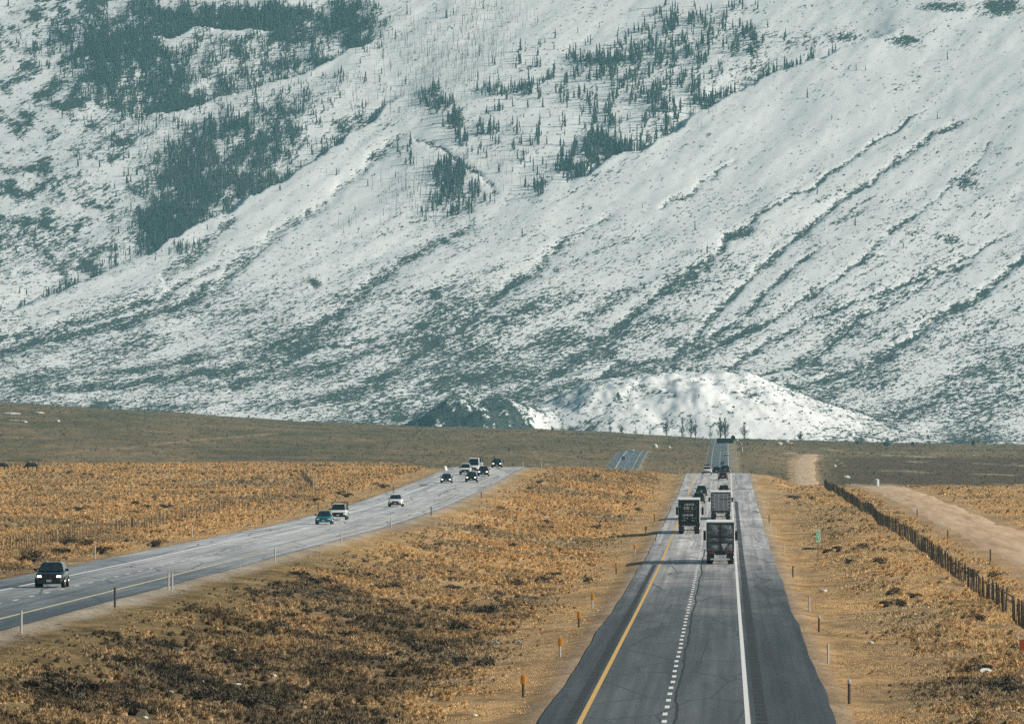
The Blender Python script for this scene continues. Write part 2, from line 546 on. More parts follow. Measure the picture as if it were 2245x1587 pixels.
# a wandering tar seam beside the lane line
y = np.arange(150, 780, 2.0); sx = -2.30 + .22 * fbm(y / 26, y * 0, 63, 3) + .05 * fbm(y / 5, y * 0, 64, 2)
grid_mesh('tar_seam', np.stack([np.stack([sx + d, y, PR(y) + .006], -1) for d in (-.06, .06)], 1), [m_groove]).parent = hr
rumble(1.30, 1.80, PR, hr, 5.2, 4.4, 1150)
rumble(-7.05, -6.66, PR, hr, 4.0, 3.4, 700)

# dirt road beyond the right fence
m_dirt, nt, b = new_mat('packed_dirt')
v1 = noise(nt, coords(nt, (.9, .03, 1), (0, 0, -.01)), 1.0, 5, .6)
v2 = noise(nt, coords(nt, (1, .4, 1)), 2.5, 5, .7)
c = ramp(nt, v1, [(.28, (.38, .245, .135)), (.5, (.57, .385, .225)), (.70, (.68, .50, .33))])
c = mixrgb(nt, c, ramp(nt, v2, [(.3, (.85, .85, .85)), (.7, (1.15, 1.15, 1.15))]), 1.0, 'MULTIPLY')
nt.links.new(c, b.inputs['Base Color']); b.inputs['Roughness'].default_value = .95
bump(nt, b, v2, .3, .05)
y = np.arange(250, 3560, 7.0)
rows = []
for k in range(7):
    xx = dirt_x(y) + (-5.2 + 10.4 * k / 6) + (.7 * fbm(y / 20, y * 0 + k, 71, 3) if k in (0, 6) else 0)
    zz = np.max([ground(dirt_x(y) + o_, y) for o_ in (-4, 0, 4)], axis=0) + .12 - .10 * abs(k - 3) / 3 + (0 if 0 < k < 6 else -.3)
    rows.append(np.stack([xx, y, zz], -1))
tag(grid_mesh('dirt_road', np.stack(rows, 1), [m_dirt]), kind='structure')

# ------------------------------------------------------------------ mountain
BASE = [(5150, -8), (5350, 0), (5550, 8), (5800, 30), (6200, 92), (6800, 235), (7500, 455), (8300, 740), (9000, 960), (9300, 960), (10500, 400), (11000, 0)]
BY = np.arange(5000, 11100, 10.0)
_b = np.interp(BY, [p[0] for p in BASE], [p[1] for p in BASE])
kk = np.hanning(31); kk /= kk.sum()
_b = np.convolve(np.pad(_b, 15, mode='edge'), kk, 'valid')
def mbase(x, y):
    return np.interp(y, BY, _b) + .09 * x * sstep(5700, 7200, y)

SPURS = [  # (polyline in photo pixels, drop behind in m, reach in px): snow ridges with a shaded draw behind (above/left of) them
    ([(-200, 760), (0, 690), (150, 630), (330, 555), (480, 475), (620, 400), (700, 345), (800, 270), (870, 215), (960, 190)], 6, 120),
    ([(270, 268), (345, 245), (500, 205), (640, 165), (760, 120), (850, 84)], 9, 80),
    ([(330, 90), (420, 66), (640, 52)], 5, 40),
    ([(1210, 420), (1330, 362), (1440, 312), (1560, 235), (1640, 185), (1900, 100), (2000, 60)], 9, 70),
]
GULLIES = [  # (polyline, depth m, width px, scrub)
    ([(-50, 752), (0, 742), (200, 700), (340, 655), (480, 582), (600, 515), (660, 470)], 4, 11, .45),
    ([(-50, 775), (200, 720), (380, 668), (480, 620), (560, 550), (700, 455), (760, 395), (830, 335), (900, 275)], 8, 13, .62),
    ([(345, 620), (430, 560), (480, 510), (520, 470)], 4, 16, .35),
    ([(470, 860), (620, 800), (770, 660), (850, 600), (950, 535), (1060, 480)], 7, 20, .4),
    ([(700, 900), (880, 800), (1000, 725), (1150, 600), (1250, 520), (1370, 458)], 6, 16, .42),
    ([(1440, 465), (1500, 430), (1560, 385), (1620, 340)], 5, 6, .5),
    ([(1100, 880), (1300, 760), (1420, 660), (1480, 630), (1545, 585), (1600, 530), (1670, 480)], 6, 14, .45),
    ([(1500, 640), (1600, 525), (1690, 460), (1760, 425), (1900, 320), (2060, 212)], 4, 5, .45),
    ([(1760, 425), (1840, 370), (1930, 300), (1990, 260)], 3, 4, .35),
    ([(1200, 900), (1360, 800), (1480, 780), (1560, 690), (1700, 555), (1790, 482), (1900, 400), (2040, 300), (2160, 228)], 8, 9, .62),
    ([(1480, 790), (1640, 690), (1700, 620), (1760, 570), (1800, 545)], 5, 8, .5),
    ([(1490, 800), (1690, 700), (1800, 635), (1870, 590), (1920, 555)], 5, 7, .5),
    ([(1560, 830), (1650, 770), (1850, 672), (1960, 630), (2090, 590), (2140, 565)], 5, 7, .45),
    ([(1640, 830), (1780, 790), (1900, 690), (2000, 640), (2120, 560), (2245, 490)], 4, 6, .35),
    ([(1690, 860), (1850, 825), (1960, 770), (2060, 690), (2160, 640), (2250, 560), (2330, 480)], 9, 12, .6),
    ([(1700, 855), (1800, 890), (1900, 920), (2000, 965)], 3, 12, .4),
    ([(1900, 560), (2000, 480), (2100, 400), (2180, 300)], 3, 6, .3),
    ([(900, 290), (980, 330), (1050, 380), (1100, 438)], 5, 5, .35),
    ([(0, 860), (300, 840), (560, 800), (700, 760), (850, 740)], 3, 16, .3),
]
BLOBS = [
    (480, 210, 330, 190, .32, 1), (1350, 190, 330, 140, .26, 1), (250, 90, 190, 70, .50, 1), (620, 130, 120, 60, .42, 1), (330, 200, 150, 50, .5, 1), (700, 60, 150, 50, .55, 1), (600, 250, 120, 70, .40, 1), (560, 390, 70, 50, .5, 1), (120, 530, 120, 70, .5, .3), (90, 420, 120, 60, .34, .3),
    (300, 120, 150, 50, .8, 1), (480, 60, 240, 40, .85, 1), (230, 170, 60, 60, .6, 1), (350, 230, 60, 40, .7, 1), (470, 280, 90, 60, .55, 1), (430, 350, 100, 60, .62, 1), (520, 270, 80, 70, .5, 1), (590, 300, 70, 60, .55, 1),
    (1350, 150, 150, 45, .42, 1), (1420, 200, 130, 60, .38, 1), (1500, 110, 100, 80, .40, 1), (1330, 250, 70, 60, .38, 1), (1440, 270, 80, 40, .38, 1), (1280, 340, 60, 35, .5, 1), (1180, 330, 90, 70, .30, 1), (1580, 60, 70, 60, .38, 1), (1540, 200, 60, 60, .42, 1), (1060, 300, 80, 50, .34, 1), (1000, 440, 70, 50, .4, 1), (1150, 200, 120, 24, .36, 1), (1640, 90, 60, 60, .5, .6), (1700, 150, 80, 30, .5, .4),  # scrub and forest: x, y, rx, ry, strength, tree share
    (240, 100, 110, 55, .8, 1), (380, 35, 130, 35, .75, 1), (560, 32, 190, 26, .85, 1), (760, 40, 80, 50, .85, 1), (790, 85, 50, 32, .8, 1),
    (525, 90, 46, 38, .75, 1), (375, 150, 40, 60, .8, 1), (420, 215, 95, 28, .95, 1), (250, 160, 40, 50, .6, 1), (150, 130, 30, 40, .5, 1),
    (600, 215, 40, 55, .55, 1), (640, 110, 30, 50, .5, 1), (700, 120, 60, 20, .75, 1), (440, 300, 60, 50, .5, 1), (360, 360, 40, 50, .35, 1), (420, 400, 95, 85, .72, 1),
    (370, 490, 75, 62, 1.0, 1), (560, 330, 70, 50, .62, 1), (520, 400, 60, 40, .6, 1), (640, 300, 40, 30, .4, 1), (600, 200, 30, 50, .5, 1),
    (60, 520, 90, 55, .62, .3), (130, 570, 40, 50, .6, .3), (140, 400, 120, 60, .4, .3), (100, 200, 50, 30, .4, .3), (200, 300, 90, 60, .42, .3), (30, 600, 60, 30, .4, .2), (240, 520, 30, 60, .4, .3),
    (790, 262, 85, 38, .62, .5), (750, 320, 80, 30, .4, .4), (960, 225, 40, 30, .6, 1), (1005, 270, 30, 24, .6, 1), (1290, 215, 30, 40, .4, 1), (1310, 300, 36, 60, .66, 1), (1360, 325, 60, 18, .95, 1),
    (1260, 372, 45, 20, .75, 1), (990, 395, 40, 60, .62, 1), (1040, 420, 22, 40, .45, 1), (900, 340, 30, 30, .35, 1), (1180, 400, 30, 30, .4, 1), (1430, 120, 90, 70, .42, 1), (1350, 130, 120, 16, .62, 1), (1440, 210, 60, 60, .45, 1),
    (1480, 50, 60, 50, .4, 1), (1560, 170, 50, 40, .4, .8), (1660, 140, 70, 50, .5, .5), (1740, 80, 90, 30, .45, .4), (1630, 30, 40, 40, .4, .6), (1850, 70, 80, 22, .5, .2), (1975, 92, 38, 14, .9, .1), (2080, 18, 70, 12, .75, .1),
    (2190, 16, 50, 18, .95, .1), (1600, 235, 60, 22, .4, .3), (1630, 160, 40, 18, .5, .5), (2120, 400, 45, 16, .6, 0), (2130, 385, 20, 14, .5, 0), (1960, 195, 30, 16, .4, 0), (2080, 530, 40, 14, .6, 0),
    (690, 617, 16, 13, .95, 0), (955, 645, 24, 16, .8, 0), (1160, 600, 40, 18, .62, 0), (880, 750, 28, 12, .7, 0), (1495, 610, 50, 24, .6, 0), (1470, 710, 30, 14, .5, 0), (1470, 750, 60, 26, .55, 0), (1370, 800, 60, 28, .5, 0),
    (1090, 250, 22, 16, .4, 1), (1120, 210, 60, 14, .45, 1), (1230, 150, 60, 18, .35, .8), (940, 20, 60, 30, .1, .3),
    (1000, 380, 20, 40, .6, 1), (1990, 740, 40, 18, .4, 0), (1840, 760, 40, 20, .35, 0), (870, 905, 120, 40, .72, 0), (1060, 895, 75, 38, .75, 0), (1120, 925, 40, 18, .7, 0), (600, 770, 160, 40, .25, 0), (250, 900, 90, 14, .2, 0), (720, 780, 90, 24, .4, 0),
]
def fallxy(x, y):   # coordinates along / across the fall line
    return x * .32 + y * .947, x * .947 - y * .32

def mountain(x, y):
    z0 = mbase(x, y)
    px, py = proj(x, y, z0)
    a, c = fallxy(x, y)
    hi = sstep(5750, 6800, y)
    z = z0 + fbm(a / 420, c / 130, 81, 4) * 4.5 * (.25 + hi) + fbm(a / 120, c / 34, 85, 4) * .9 * (.35 + .8 * hi) + fbm(a / 22, c / 11, 89, 3) * .3
    wx = px + 16 * fbm(px / 60, py / 60, 91, 4); wy = py + 16 * fbm(px / 60, py / 60, 93, 4)
    crest_up = np.zeros_like(z); crest_dn = np.zeros_like(z)
    for pts, drop, reach in SPURS:
        d, s, t = polydist(wx, wy, pts)
        above = s < 0                       # travelling right in a y-down picture: the side above the line
        dd = np.where(above, d, -d)
        en = sstep(0, .2, t) * sstep(1, .8, t)
        prof_ = np.where(dd > 0, -sstep(0, 14, dd) * np.exp(-np.maximum(dd, 0) / reach), np.exp(-np.maximum(-dd, 0) / 50) * .22)
        z = z + drop * prof_ * en
        crest_up = np.maximum(crest_up, np.where(dd > 0, np.exp(-np.maximum(dd, 0) / (reach * .45)) * en * np.clip(.62 + 1.1 * fbm(px / 70, py / 50, 141, 3), 0, 1), 0))
        crest_dn = np.maximum(crest_dn, np.where(dd <= 0, np.exp(-np.maximum(-dd, 0) / 34) * en, 0))
    gv = np.zeros_like(z)
    gn = fbm(px / 55, py / 40, 95, 3)
    for pts, dep, w, sc in GULLIES:
        d, s, t = polydist(wx, wy, pts)
        en = sstep(0, .06, t) * sstep(1, .92, t)
        ww = w * (.75 + .5 * (1 - t))
        z = z - dep * .20 * np.exp(-(d / ww) ** 2) * en * (.6 + .8 * np.clip(.5 + gn, 0, 1))
        wv = .62 * ww
        gv = np.maximum(gv, ((sc + .14) * np.exp(-(d / wv) ** 2) * np.clip(.9 + 1.0 * gn, .25, 1.25) + .24 * np.exp(-(d / (3.2 * ww)) ** 2)) * en)
    q = px * .50 + py * .866 + 18 * fbm(px / 240, py / 160, 131, 2); al = px * .866 - py * .5
    r1 = 1 - np.abs(perlin(q / 52, al / 900, 133)) * 5.5; r2_ = 1 - np.abs(perlin(q / 27, al / 520, 135)) * 4.2
    rill = np.maximum(np.clip(r1, 0, 1) ** 1.5 * .58, np.clip(r2_, 0, 1) ** 2 * .42) * np.clip(.55 + 1.3 * fbm(px / 130, py / 90, 137, 3), 0, 1.1)
    rill = rill * sstep(250, 700, px + .6 * (py - 400)) * sstep(300, 480, py + .35 * (px - 1122) * .5)
    gv = np.maximum(gv, rill)
    gv = np.minimum(gv, .58 + .25 * sstep(.1, .5, gn))
    # bright foothill and the dark knoll left of it
    def hump(cx, cy, rx, ry, h):
        q = ((x - cx) / rx) ** 2 + ((y - cy) / ry) ** 2
        return h * np.exp(-q ** 1.5)
    f1 = hump(-46, 5680, 96, 210, 29) + hump(30, 5650, 84, 190, 17) + hump(-112, 5620, 60, 150, 13)
    f2 = hump(-182, 5520, 40, 110, 27) + hump(-226, 5540, 30, 90, 17)
    z = z + f1 * (1 + .24 * fbm(x / 45, y / 90, 97, 4) + .05 * fbm(x / 14, y / 40, 100, 3)) + .10 * fbm(x / 7, y / 9, 99, 3) * np.minimum(f1, 6) + f2 * (1 + .2 * fbm(x / 12, y / 30, 98, 3))
    z = z - 6 * sstep(5450, 5150, y)
    clean = np.clip((f1 - 2) / 11, 0, 1)
    # vegetation
    veg = np.zeros_like(z); tree = np.zeros_like(z)
    tn = fbm(px / 26, py / 34, 107, 4)
    fe2 = fbm(px / 8, py / 44, 109, 3)
    for bx, by, rx, ry, s, ts in BLOBS:
        s = s + .16 * (bx < 700) * (ts > .9)
        q = ((wx - bx) / rx) ** 2 + ((wy - by) / ry) ** 2
        e = s * np.exp(-q ** 1.1 * .8)
        e = e * (1 + ts * (.55 * fe2 + .25 * tn))
        veg = np.maximum(veg, e * (.95 + .5 * tn)); tree = np.maximum(tree, e * ts)
    tree = np.maximum(tree, .62 * crest_up); veg = np.maximum(veg, .62 * crest_up)
    veg = veg * (1 - .8 * crest_dn); tree = tree * (1 - .85 * crest_dn)
    low = sstep(520, 800, py) * sstep(1700, 1150, px) * .25 + sstep(640, 860, py) * sstep(1500, 1750, px) * .17 + .14
    low = low + sstep(420, 700, py) * .08 + .08 * sstep(200, 600, py) * sstep(700, 1100, px)
    upl = .52 * sstep(460, 200, px) * sstep(640, 560, py) * np.clip(.75 + 2.0 * fbm(px / 55, py / 38, 145, 3), .1, 1.9)
    patch = fbm(a / 160, c / 45, 101, 3)
    veg = np.maximum(veg, np.maximum(low, upl) * (1 + .8 * patch))
    veg = np.maximum(veg, gv) + .35 * gv * veg
    # the smooth bright snow slopes
    for bx, by, rx, ry in ((620, 480, 260, 60), (1420, 420, 300, 50), (900, 120, 160, 60), (1750, 320, 200, 60), (150, 670, 140, 30), (2150, 200, 120, 60), (1050, 560, 120, 30)):
        q = ((wx - bx) / rx) ** 2 + ((wy - by + (wx - bx) * .55) / ry) ** 2
        veg = veg * (1 - .35 * np.exp(-q ** 1.5))
    veg = veg * (1 - .90 * clean * (1 - .5 * sstep(1600, 1800, px)))
    d, s, t = polydist(px + 10 * gn, py, [(1320, 838), (1400, 815), (1500, 806), (1590, 820), (1650, 848), (1720, 872), (1800, 902)])
    veg = np.maximum(veg, .95 * np.exp(-(d / 11) ** 2) * np.clip(.55 + 1.6 * fbm(px / 14, py / 10, 105, 3), 0, 1))
    veg = np.maximum(veg, clean * (.30 + .14 * sstep(1560, 1720, px) + .46 * sstep(.0, .45, fbm(x / 30, py / 9, 106, 4))) * (.5 + .5 * sstep(1500, 1250, px)))
    # streaks of bare ground and drifts on the dark knoll
    k2 = np.clip(f2 / 14, 0, 1)
    veg = np.maximum(veg, k2 * (1.0 - .98 * sstep(-.06, .16, fbm((x + .10 * y) / 13, y / 120, 103, 3))))
    feather = fbm(px / 7, py / 60, 143, 3)
    tree = np.clip(tree, 0, 1) * sstep(-.40, .22, tn + .45 * feather + .75 * (tree - .52))
    return z, np.clip(veg, 0, 1.2), tree, py

m_mtn, nt, b = new_mat('snowy_mountain')
at = N(nt, 'ShaderNodeAttribute', attribute_name='veg')
ang = math.atan2(.947, .32)
# rotate so x runs down the fall line, then squeeze it
def fall_noise(sa, sc, detail=5, rough=.65, dist=0.0):
    r = N(nt, 'ShaderNodeMapping'); r.inputs['Rotation'].default_value = (0, 0, -ang)
    nt.links.new(nt.nodes.new('ShaderNodeNewGeometry').outputs['Position'], r.inputs[0])
    s = N(nt, 'ShaderNodeMapping'); s.inputs['Scale'].default_value = (sa, sc, min(sa, sc) * .5)
    nt.links.new(r.outputs[0], s.inputs[0])
    return noise(nt, s.outputs[0], 1.0, detail, rough, dist)
n1 = fall_noise(1 / 24, 1 / 8.0, 4, .65, .4)
n2 = fall_noise(1 / 8.5, 1 / 3.2, 4, .72, .3)
n3 = fall_noise(1 / 90, 1 / 30, 4, .6)
nn = mathn(nt, 'ADD', mathn(nt, 'MULTIPLY', n1, .55), mathn(nt, 'MULTIPLY', n2, 1.15))
nn = mathn(nt, 'SUBTRACT', nn, .35)
wood = N(nt, 'ShaderNodeAttribute', attribute_name='wood').outputs[2]
nv = noise(nt, coords(nt, (1 / 3.0, 1 / 42.0, 1 / 60.0)), 1.0, 4, .65)
nn = mathn(nt, 'ADD', mathn(nt, 'MULTIPLY', nn, mathn(nt, 'SUBTRACT', 1.0, mathn(nt, 'MULTIPLY', wood, .6))), mathn(nt, 'MULTIPLY', mathn(nt, 'MULTIPLY', nv, wood), .62))
nn = mathn(nt, 'ADD', nn, mathn(nt, 'MULTIPLY', mathn(nt, 'SUBTRACT', n3, .5), .25))
# the scrub shows wherever its share beats the noise
thr = mathn(nt, 'SUBTRACT', mathn(nt, 'ADD', mathn(nt, 'MULTIPLY', at.outputs[2], .50), .25), nn)
mask = N(nt, 'ShaderNodeMapRange', interpolation_type='SMOOTHSTEP')
mask.inputs[1].default_value = -.05; mask.inputs[2].default_value = .045
nt.links.new(thr, mask.inputs[0])
snow = mixrgb(nt, (.84, .845, .83), (.92, .915, .89), n3)
scr = mixrgb(nt, (.026, .044, .043), (.085, .105, .098), n1)
c = mixrgb(nt, snow, scr, mask.outputs[0])
nt.links.new(c, b.inputs['Base Color'])
b.inputs['Roughness'].default_value = .9
b.inputs['Specular IOR Level'].default_value = .1
hh = mathn(nt, 'ADD', mathn(nt, 'MULTIPLY', n1, 1.0), mathn(nt, 'MULTIPLY', mask.outputs[0], .35))
bump(nt, b, hh, .12, 1.2)

us = np.concatenate([np.linspace(-.8, -.125, 60)[:-1], np.linspace(-.125, .065, 760), np.linspace(.065, .8, 60)[1:]])
ys = np.concatenate([np.linspace(5150, 5900, 130)[:-1], np.linspace(5900, 8500, 470)[:-1], np.linspace(8500, 11000, 40)])
Ym = np.repeat(ys[:, None], len(us), 1); Xm = us[None, :] * Ym
Zm, veg, treew, PYm = mountain(Xm, Ym)
tag(grid_mesh('mountain', np.stack([Xm, Ym, Zm], -1), [m_mtn], attrs={'veg': veg, 'wood': treew}), kind='structure')

# ------------------------------------------------------------------ trees on the mountain
def leaf_mat(name, cols, rough=.9, attr='tone', inst=True, nscale=6.0, amp=.35):
    m, nt, b = new_mat(name)
    at = N(nt, 'ShaderNodeAttribute', attribute_name=attr)
    if inst: at.attribute_type = 'INSTANCER'
    v = noise(nt, coords(nt), nscale, 3, .6)
    f = mathn(nt, 'ADD', at.outputs[2], mathn(nt, 'MULTIPLY', mathn(nt, 'SUBTRACT', v, .5), amp), clamp=True)
    c = ramp(nt, f, cols)
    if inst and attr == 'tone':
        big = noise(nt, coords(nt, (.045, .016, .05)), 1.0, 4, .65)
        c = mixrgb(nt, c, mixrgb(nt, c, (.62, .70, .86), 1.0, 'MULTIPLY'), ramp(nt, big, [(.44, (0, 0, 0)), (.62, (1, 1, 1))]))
    nt.links.new(c, b.inputs['Base Color'])
    b.inputs['Roughness'].default_value = rough
    b.inputs['Specular IOR Level'].default_value = .1
    return m

m_needles = simple('dark_conifer_needles', (.028, .050, .045), .9, vary=.5, scale=.4)
m_deadwood = simple('weathered_dead_wood', (.13, .135, .13), .9, vary=.4, scale=.2)

def conifer_verts(seed, n=6, tiers=4):
    r = np.random.default_rng(seed)
    V, T = [], []
    V += [(.018, 0, 0), (-.01, .016, 0), (-.01, -.016, 0), (0, 0, .3)]
    T += [(0, 1, 3), (1, 2, 3), (2, 0, 3)]
    for k in range(tiers):
        zb = .08 + .23 * k; zt = min(1.0, zb + .36)
        rr = .19 * (1 - .8 * k / tiers)
        o = len(V)
        ph = r.uniform(0, 6)
        for j in range(n):
            a = ph + 2 * math.pi * j / n
            q = rr * r.uniform(.6, 1.25)
            V.append((q * math.cos(a), q * math.sin(a), zb + r.uniform(-.05, .05)))
        V.append((r.uniform(-.01, .01), r.uniform(-.01, .01), zt))
        for j in range(n):
            T.append((o + j, o + (j + 1) % n, o + n))
    return np.array(V), np.array(T)

flat = lambda a: a.reshape(-1)
sel = (PYm > -130) & (PYm < 990) & (np.abs(us[None, :] + .029) < .09)
cellw = np.gradient(ys)[:, None] * (Ym * np.gradient(us)[None, :])
wt = flat(np.where(sel, (np.clip(treew - .10, 0, 1) ** .9 + .0004 * (PYm < 560)) * cellw, 0))
NT = 30000
idx = rng.choice(len(wt), NT, p=wt / wt.sum())
jx = rng.uniform(-2.2, 2.2, NT); jy = rng.uniform(-2.5, 2.5, NT)
tx = flat(Xm)[idx] + jx; ty = flat(Ym)[idx] + jy
tz = mountain(tx, ty)[0] - .3
th = rng.uniform(6, 12.5, NT) * (.7 + .45 * rng.random(NT))
tpx, tpy = proj(tx, ty, tz)
th = th * np.where(tpx > 860, 1.0, .72)
tw = th * rng.uniform(.45, .9, NT)
# far left slopes are wooded with smaller trees
tpx, tpy = proj(tx, ty, tz)
protos = [conifer_verts(s) for s in range(5)]
front = (tpx > 820) & (tpx < 1720) & (tpy > 0) & (tpy < 480)
order = np.argsort(-(th / ty) * np.where(front, 2, 1))
single, rest = order[:290], order[290:]
cmeshes = []
for V, T in protos:
    me = bpy.data.meshes.new('conifer')
    me.from_pydata([tuple(v) for v in V], [], [tuple(t) for t in T]); me.materials.append(m_needles)
    cmeshes.append(me)
def conifer_label(px, py):
    if px > 1240 and py > 270: return 'dark conifer in the dense tree band just above the long bright snow slope', 'conifers above the long bright snow slope'
    if px > 1240: return 'dark conifer scattered over the upper middle of the snowy mountainside', 'conifers of the upper mountainside'
    if py > 330: return 'dark conifer in the thicket on the middle of the snowy slope', 'conifers of the thicket on the middle slope'
    return 'dark conifer along the snowy ridge crest left of the middle', 'conifers along the ridge crest'
for i in single:
    o = bpy.data.objects.new('conifer', cmeshes[int(rng.integers(5))])
    COL.objects.link(o)
    o.location = (tx[i], ty[i], tz[i]); o.rotation_euler = (0, 0, rng.uniform(0, 6.28)); o.scale = (tw[i] * .95, tw[i] * .95, th[i] * 1.15)
    lb, gr = conifer_label(tpx[i], tpy[i])
    tag(o, lb, 'conifer', gr)
def merge_scatter(name, prs, ids, x, y, z, sx, sz, mat):
    Vs, Ts, n = [], [], 0
    for i in ids:
        V, T = prs[int(i) % len(prs)]
        a = rng.uniform(0, 6.28); ca, sa = math.cos(a), math.sin(a)
        W = np.stack([(V[:, 0] * ca - V[:, 1] * sa) * sx[i] + x[i], (V[:, 0] * sa + V[:, 1] * ca) * sx[i] + y[i], V[:, 2] * sz[i] + z[i]], -1)
        Vs.append(W); Ts.append(T + n); n += len(V)
    return np_mesh(name, np.concatenate(Vs), np.concatenate(Ts), mat)
tag(merge_scatter('conifer_forest', protos, rest, tx, ty, tz, tw, th, m_needles), kind='stuff')

# thin bare trunks of burnt trees standing in the snow
pole = (np.array([(.03, 0, 0), (-.015, .026, 0), (-.015, -.026, 0), (0, 0, 1.0)]), np.array([(0, 1, 3), (1, 2, 3), (2, 0, 3)]))
bw = np.zeros_like(Zm)
for bx, by, rx, ry, s in ((980, 130, 160, 90, 1), (900, 220, 140, 50, .6), (780, 190, 60, 40, .5), (1100, 340, 90, 90, .4), (950, 420, 120, 70, .8), (480, 150, 90, 60, 1), (610, 110, 90, 50, .8), (360, 290, 90, 40, .8),
                           (430, 350, 120, 100, .8), (560, 350, 80, 80, .6), (1060, 40, 120, 40, .8), (1500, 240, 80, 80, .3), (780, 500, 120, 40, .2), (600, 230, 70, 60, .5)):
    bw = np.maximum(bw, s * np.exp(-(((VX + F * Xm / Ym - bx) / rx) ** 2 + ((PYm - by) / ry) ** 2) ** 1.5))
wt = flat(np.where(sel, np.clip(bw - .1, 0, 1) * cellw, 0))
NP = 3600
idx = rng.choice(len(wt), NP, p=wt / wt.sum())
qx = flat(Xm)[idx] + rng.uniform(-2, 2, NP); qy = flat(Ym)[idx] + rng.uniform(-2, 2, NP)
qz = mountain(qx, qy)[0] - .2
tag(merge_scatter('bare_trunks', [pole], np.arange(NP), qx, qy, qz, rng.uniform(7, 12, NP), rng.uniform(6, 14, NP), m_deadwood), kind='stuff')

# low scrub on the snow, real bumps that catch light and shade
r2 = np.random.default_rng(5)
def clump(seed, n=10, blades=0):
    r = np.random.default_rng(seed); V, T = [], []
    for k in range(n):
        a = r.uniform(0, 6.28); d = r.uniform(0, .35); h = r.uniform(.3, .7)
        c = np.array((d * math.cos(a), d * math.sin(a), 0)); o = len(V)
        w = r.uniform(.12, .25)
        for j in range(3):
            V.append(tuple(c + np.array((w * math.cos(a + 2.1 * j), w * math.sin(a + 2.1 * j), 0))))
        V.append(tuple(c * 1.3 + np.array((0, 0, h))))
        T += [(o, o + 1, o + 3), (o + 1, o + 2, o + 3), (o + 2, o, o + 3)]
    return np.array(V), np.array(T)
wt = flat(np.where(sel & (treew < .4), np.clip(veg, 0.06, 1) ** 1.9 * cellw, 0))
NS = 60000
idx = rng.choice(len(wt), NS, p=wt / wt.sum())
qx = flat(Xm)[idx] + rng.uniform(-2, 2, NS); qy = flat(Ym)[idx] + rng.uniform(-2, 2, NS)
qz = mountain(qx, qy)[0] - .1
ss = rng.uniform(1.0, 2.6, NS) * rng.uniform(.6, 1.25, NS)
m_scrub = simple('mountain_scrub', (.035, .052, .049), .95, vary=.5, scale=.3)
tag(merge_scatter('mountain_scrub', [clump(s, 5) for s in range(4)], np.arange(NS), qx, qy, qz, ss * 1.2, ss, m_scrub), kind='stuff')

# ------------------------------------------------------------------ grass and sagebrush
def hidden_mesh(name, V, T, mat):
    me = bpy.data.meshes.new(name)
    me.from_pydata([tuple(v) for v in V], [], [tuple(t) for t in T]); me.materials.append(mat)
    return bpy.data.objects.new(name, me)       # never linked: only a source for the scatter

def tuft(seed, n=44, spread=.8, h=.24, w=.035, lean=.55):
    r = np.random.default_rng(seed); V, T = [], []
    for k in range(n):
        a = r.uniform(0, 6.28); d = spread * math.sqrt(r.random()); hh = h * r.uniform(.5, 1.15) * (1 - .5 * (d / spread) ** 2)
        b0 = np.array((d * math.cos(a), d * math.sin(a), -.05)); t = r.uniform(0, 6.28)
        side = np.array((math.cos(t), math.sin(t), 0)) * w * r.uniform(.7, 1.6)
        l = np.array((math.cos(a), math.sin(a), 0)) * lean * hh * r.uniform(.2, 1.4)
        o = len(V)
        V += [tuple(b0 - side), tuple(b0 + side), tuple(b0 + l + np.array((0, 0, hh)))]
        T.append((o, o + 1, o + 2))
    return np.array(V), np.array(T)

def bush(seed, n=90, rx=.6, h=.75, leaf=1.0):
    r = np.random.default_rng(seed); V, T = [], []
    lob = [(r.uniform(-.35, .35), r.uniform(-.35, .35), r.uniform(.25, .6), r.uniform(.25, .45)) for _ in range(6)]
    for k in range(n):
        lx, ly, lz, lr = lob[int(r.integers(6))]
        d = r.normal(size=3); d /= np.linalg.norm(d); d[2] = abs(d[2]) * 1.0 - .15
        p = np.array((lx * rx * 2, ly * rx * 2, lz * h)) + d * lr * np.array((rx * 1.3, rx * 1.3, h)) * r.uniform(.7, 1.1)
        p[2] = max(p[2], .02)
        t1 = r.normal(size=3); t1 /= np.linalg.norm(t1); t2 = np.cross(d, t1)
        s = r.uniform(.08, .17) * leaf
        up = d * s * 1.3 + np.array((0, 0, s * .6))
        o = len(V)
        V += [tuple(p - t2 * s * .7), tuple(p + t2 * s * .7), tuple(p + up)]
        T.append((o, o + 1, o + 2))
    # woody core that blocks the light
    o = len(V); m = 7
    for k in range(m):
        a = 6.283 * k / m
        V.append((rx * .52 * math.cos(a), rx * .52 * math.sin(a), .0))
    for k in range(m):
        a = 6.283 * k / m + .4
        V.append((rx * .38 * math.cos(a), rx * .38 * math.sin(a), h * .36))
    V.append((0, 0, h * .5))
    for k in range(m):
        q = (k + 1) % m
        T += [(o + k, o + q, o + m + q), (o + k, o + m + q, o + m + k), (o + m + k, o + m + q, o + 2 * m)]
    return np.array(V), np.array(T)

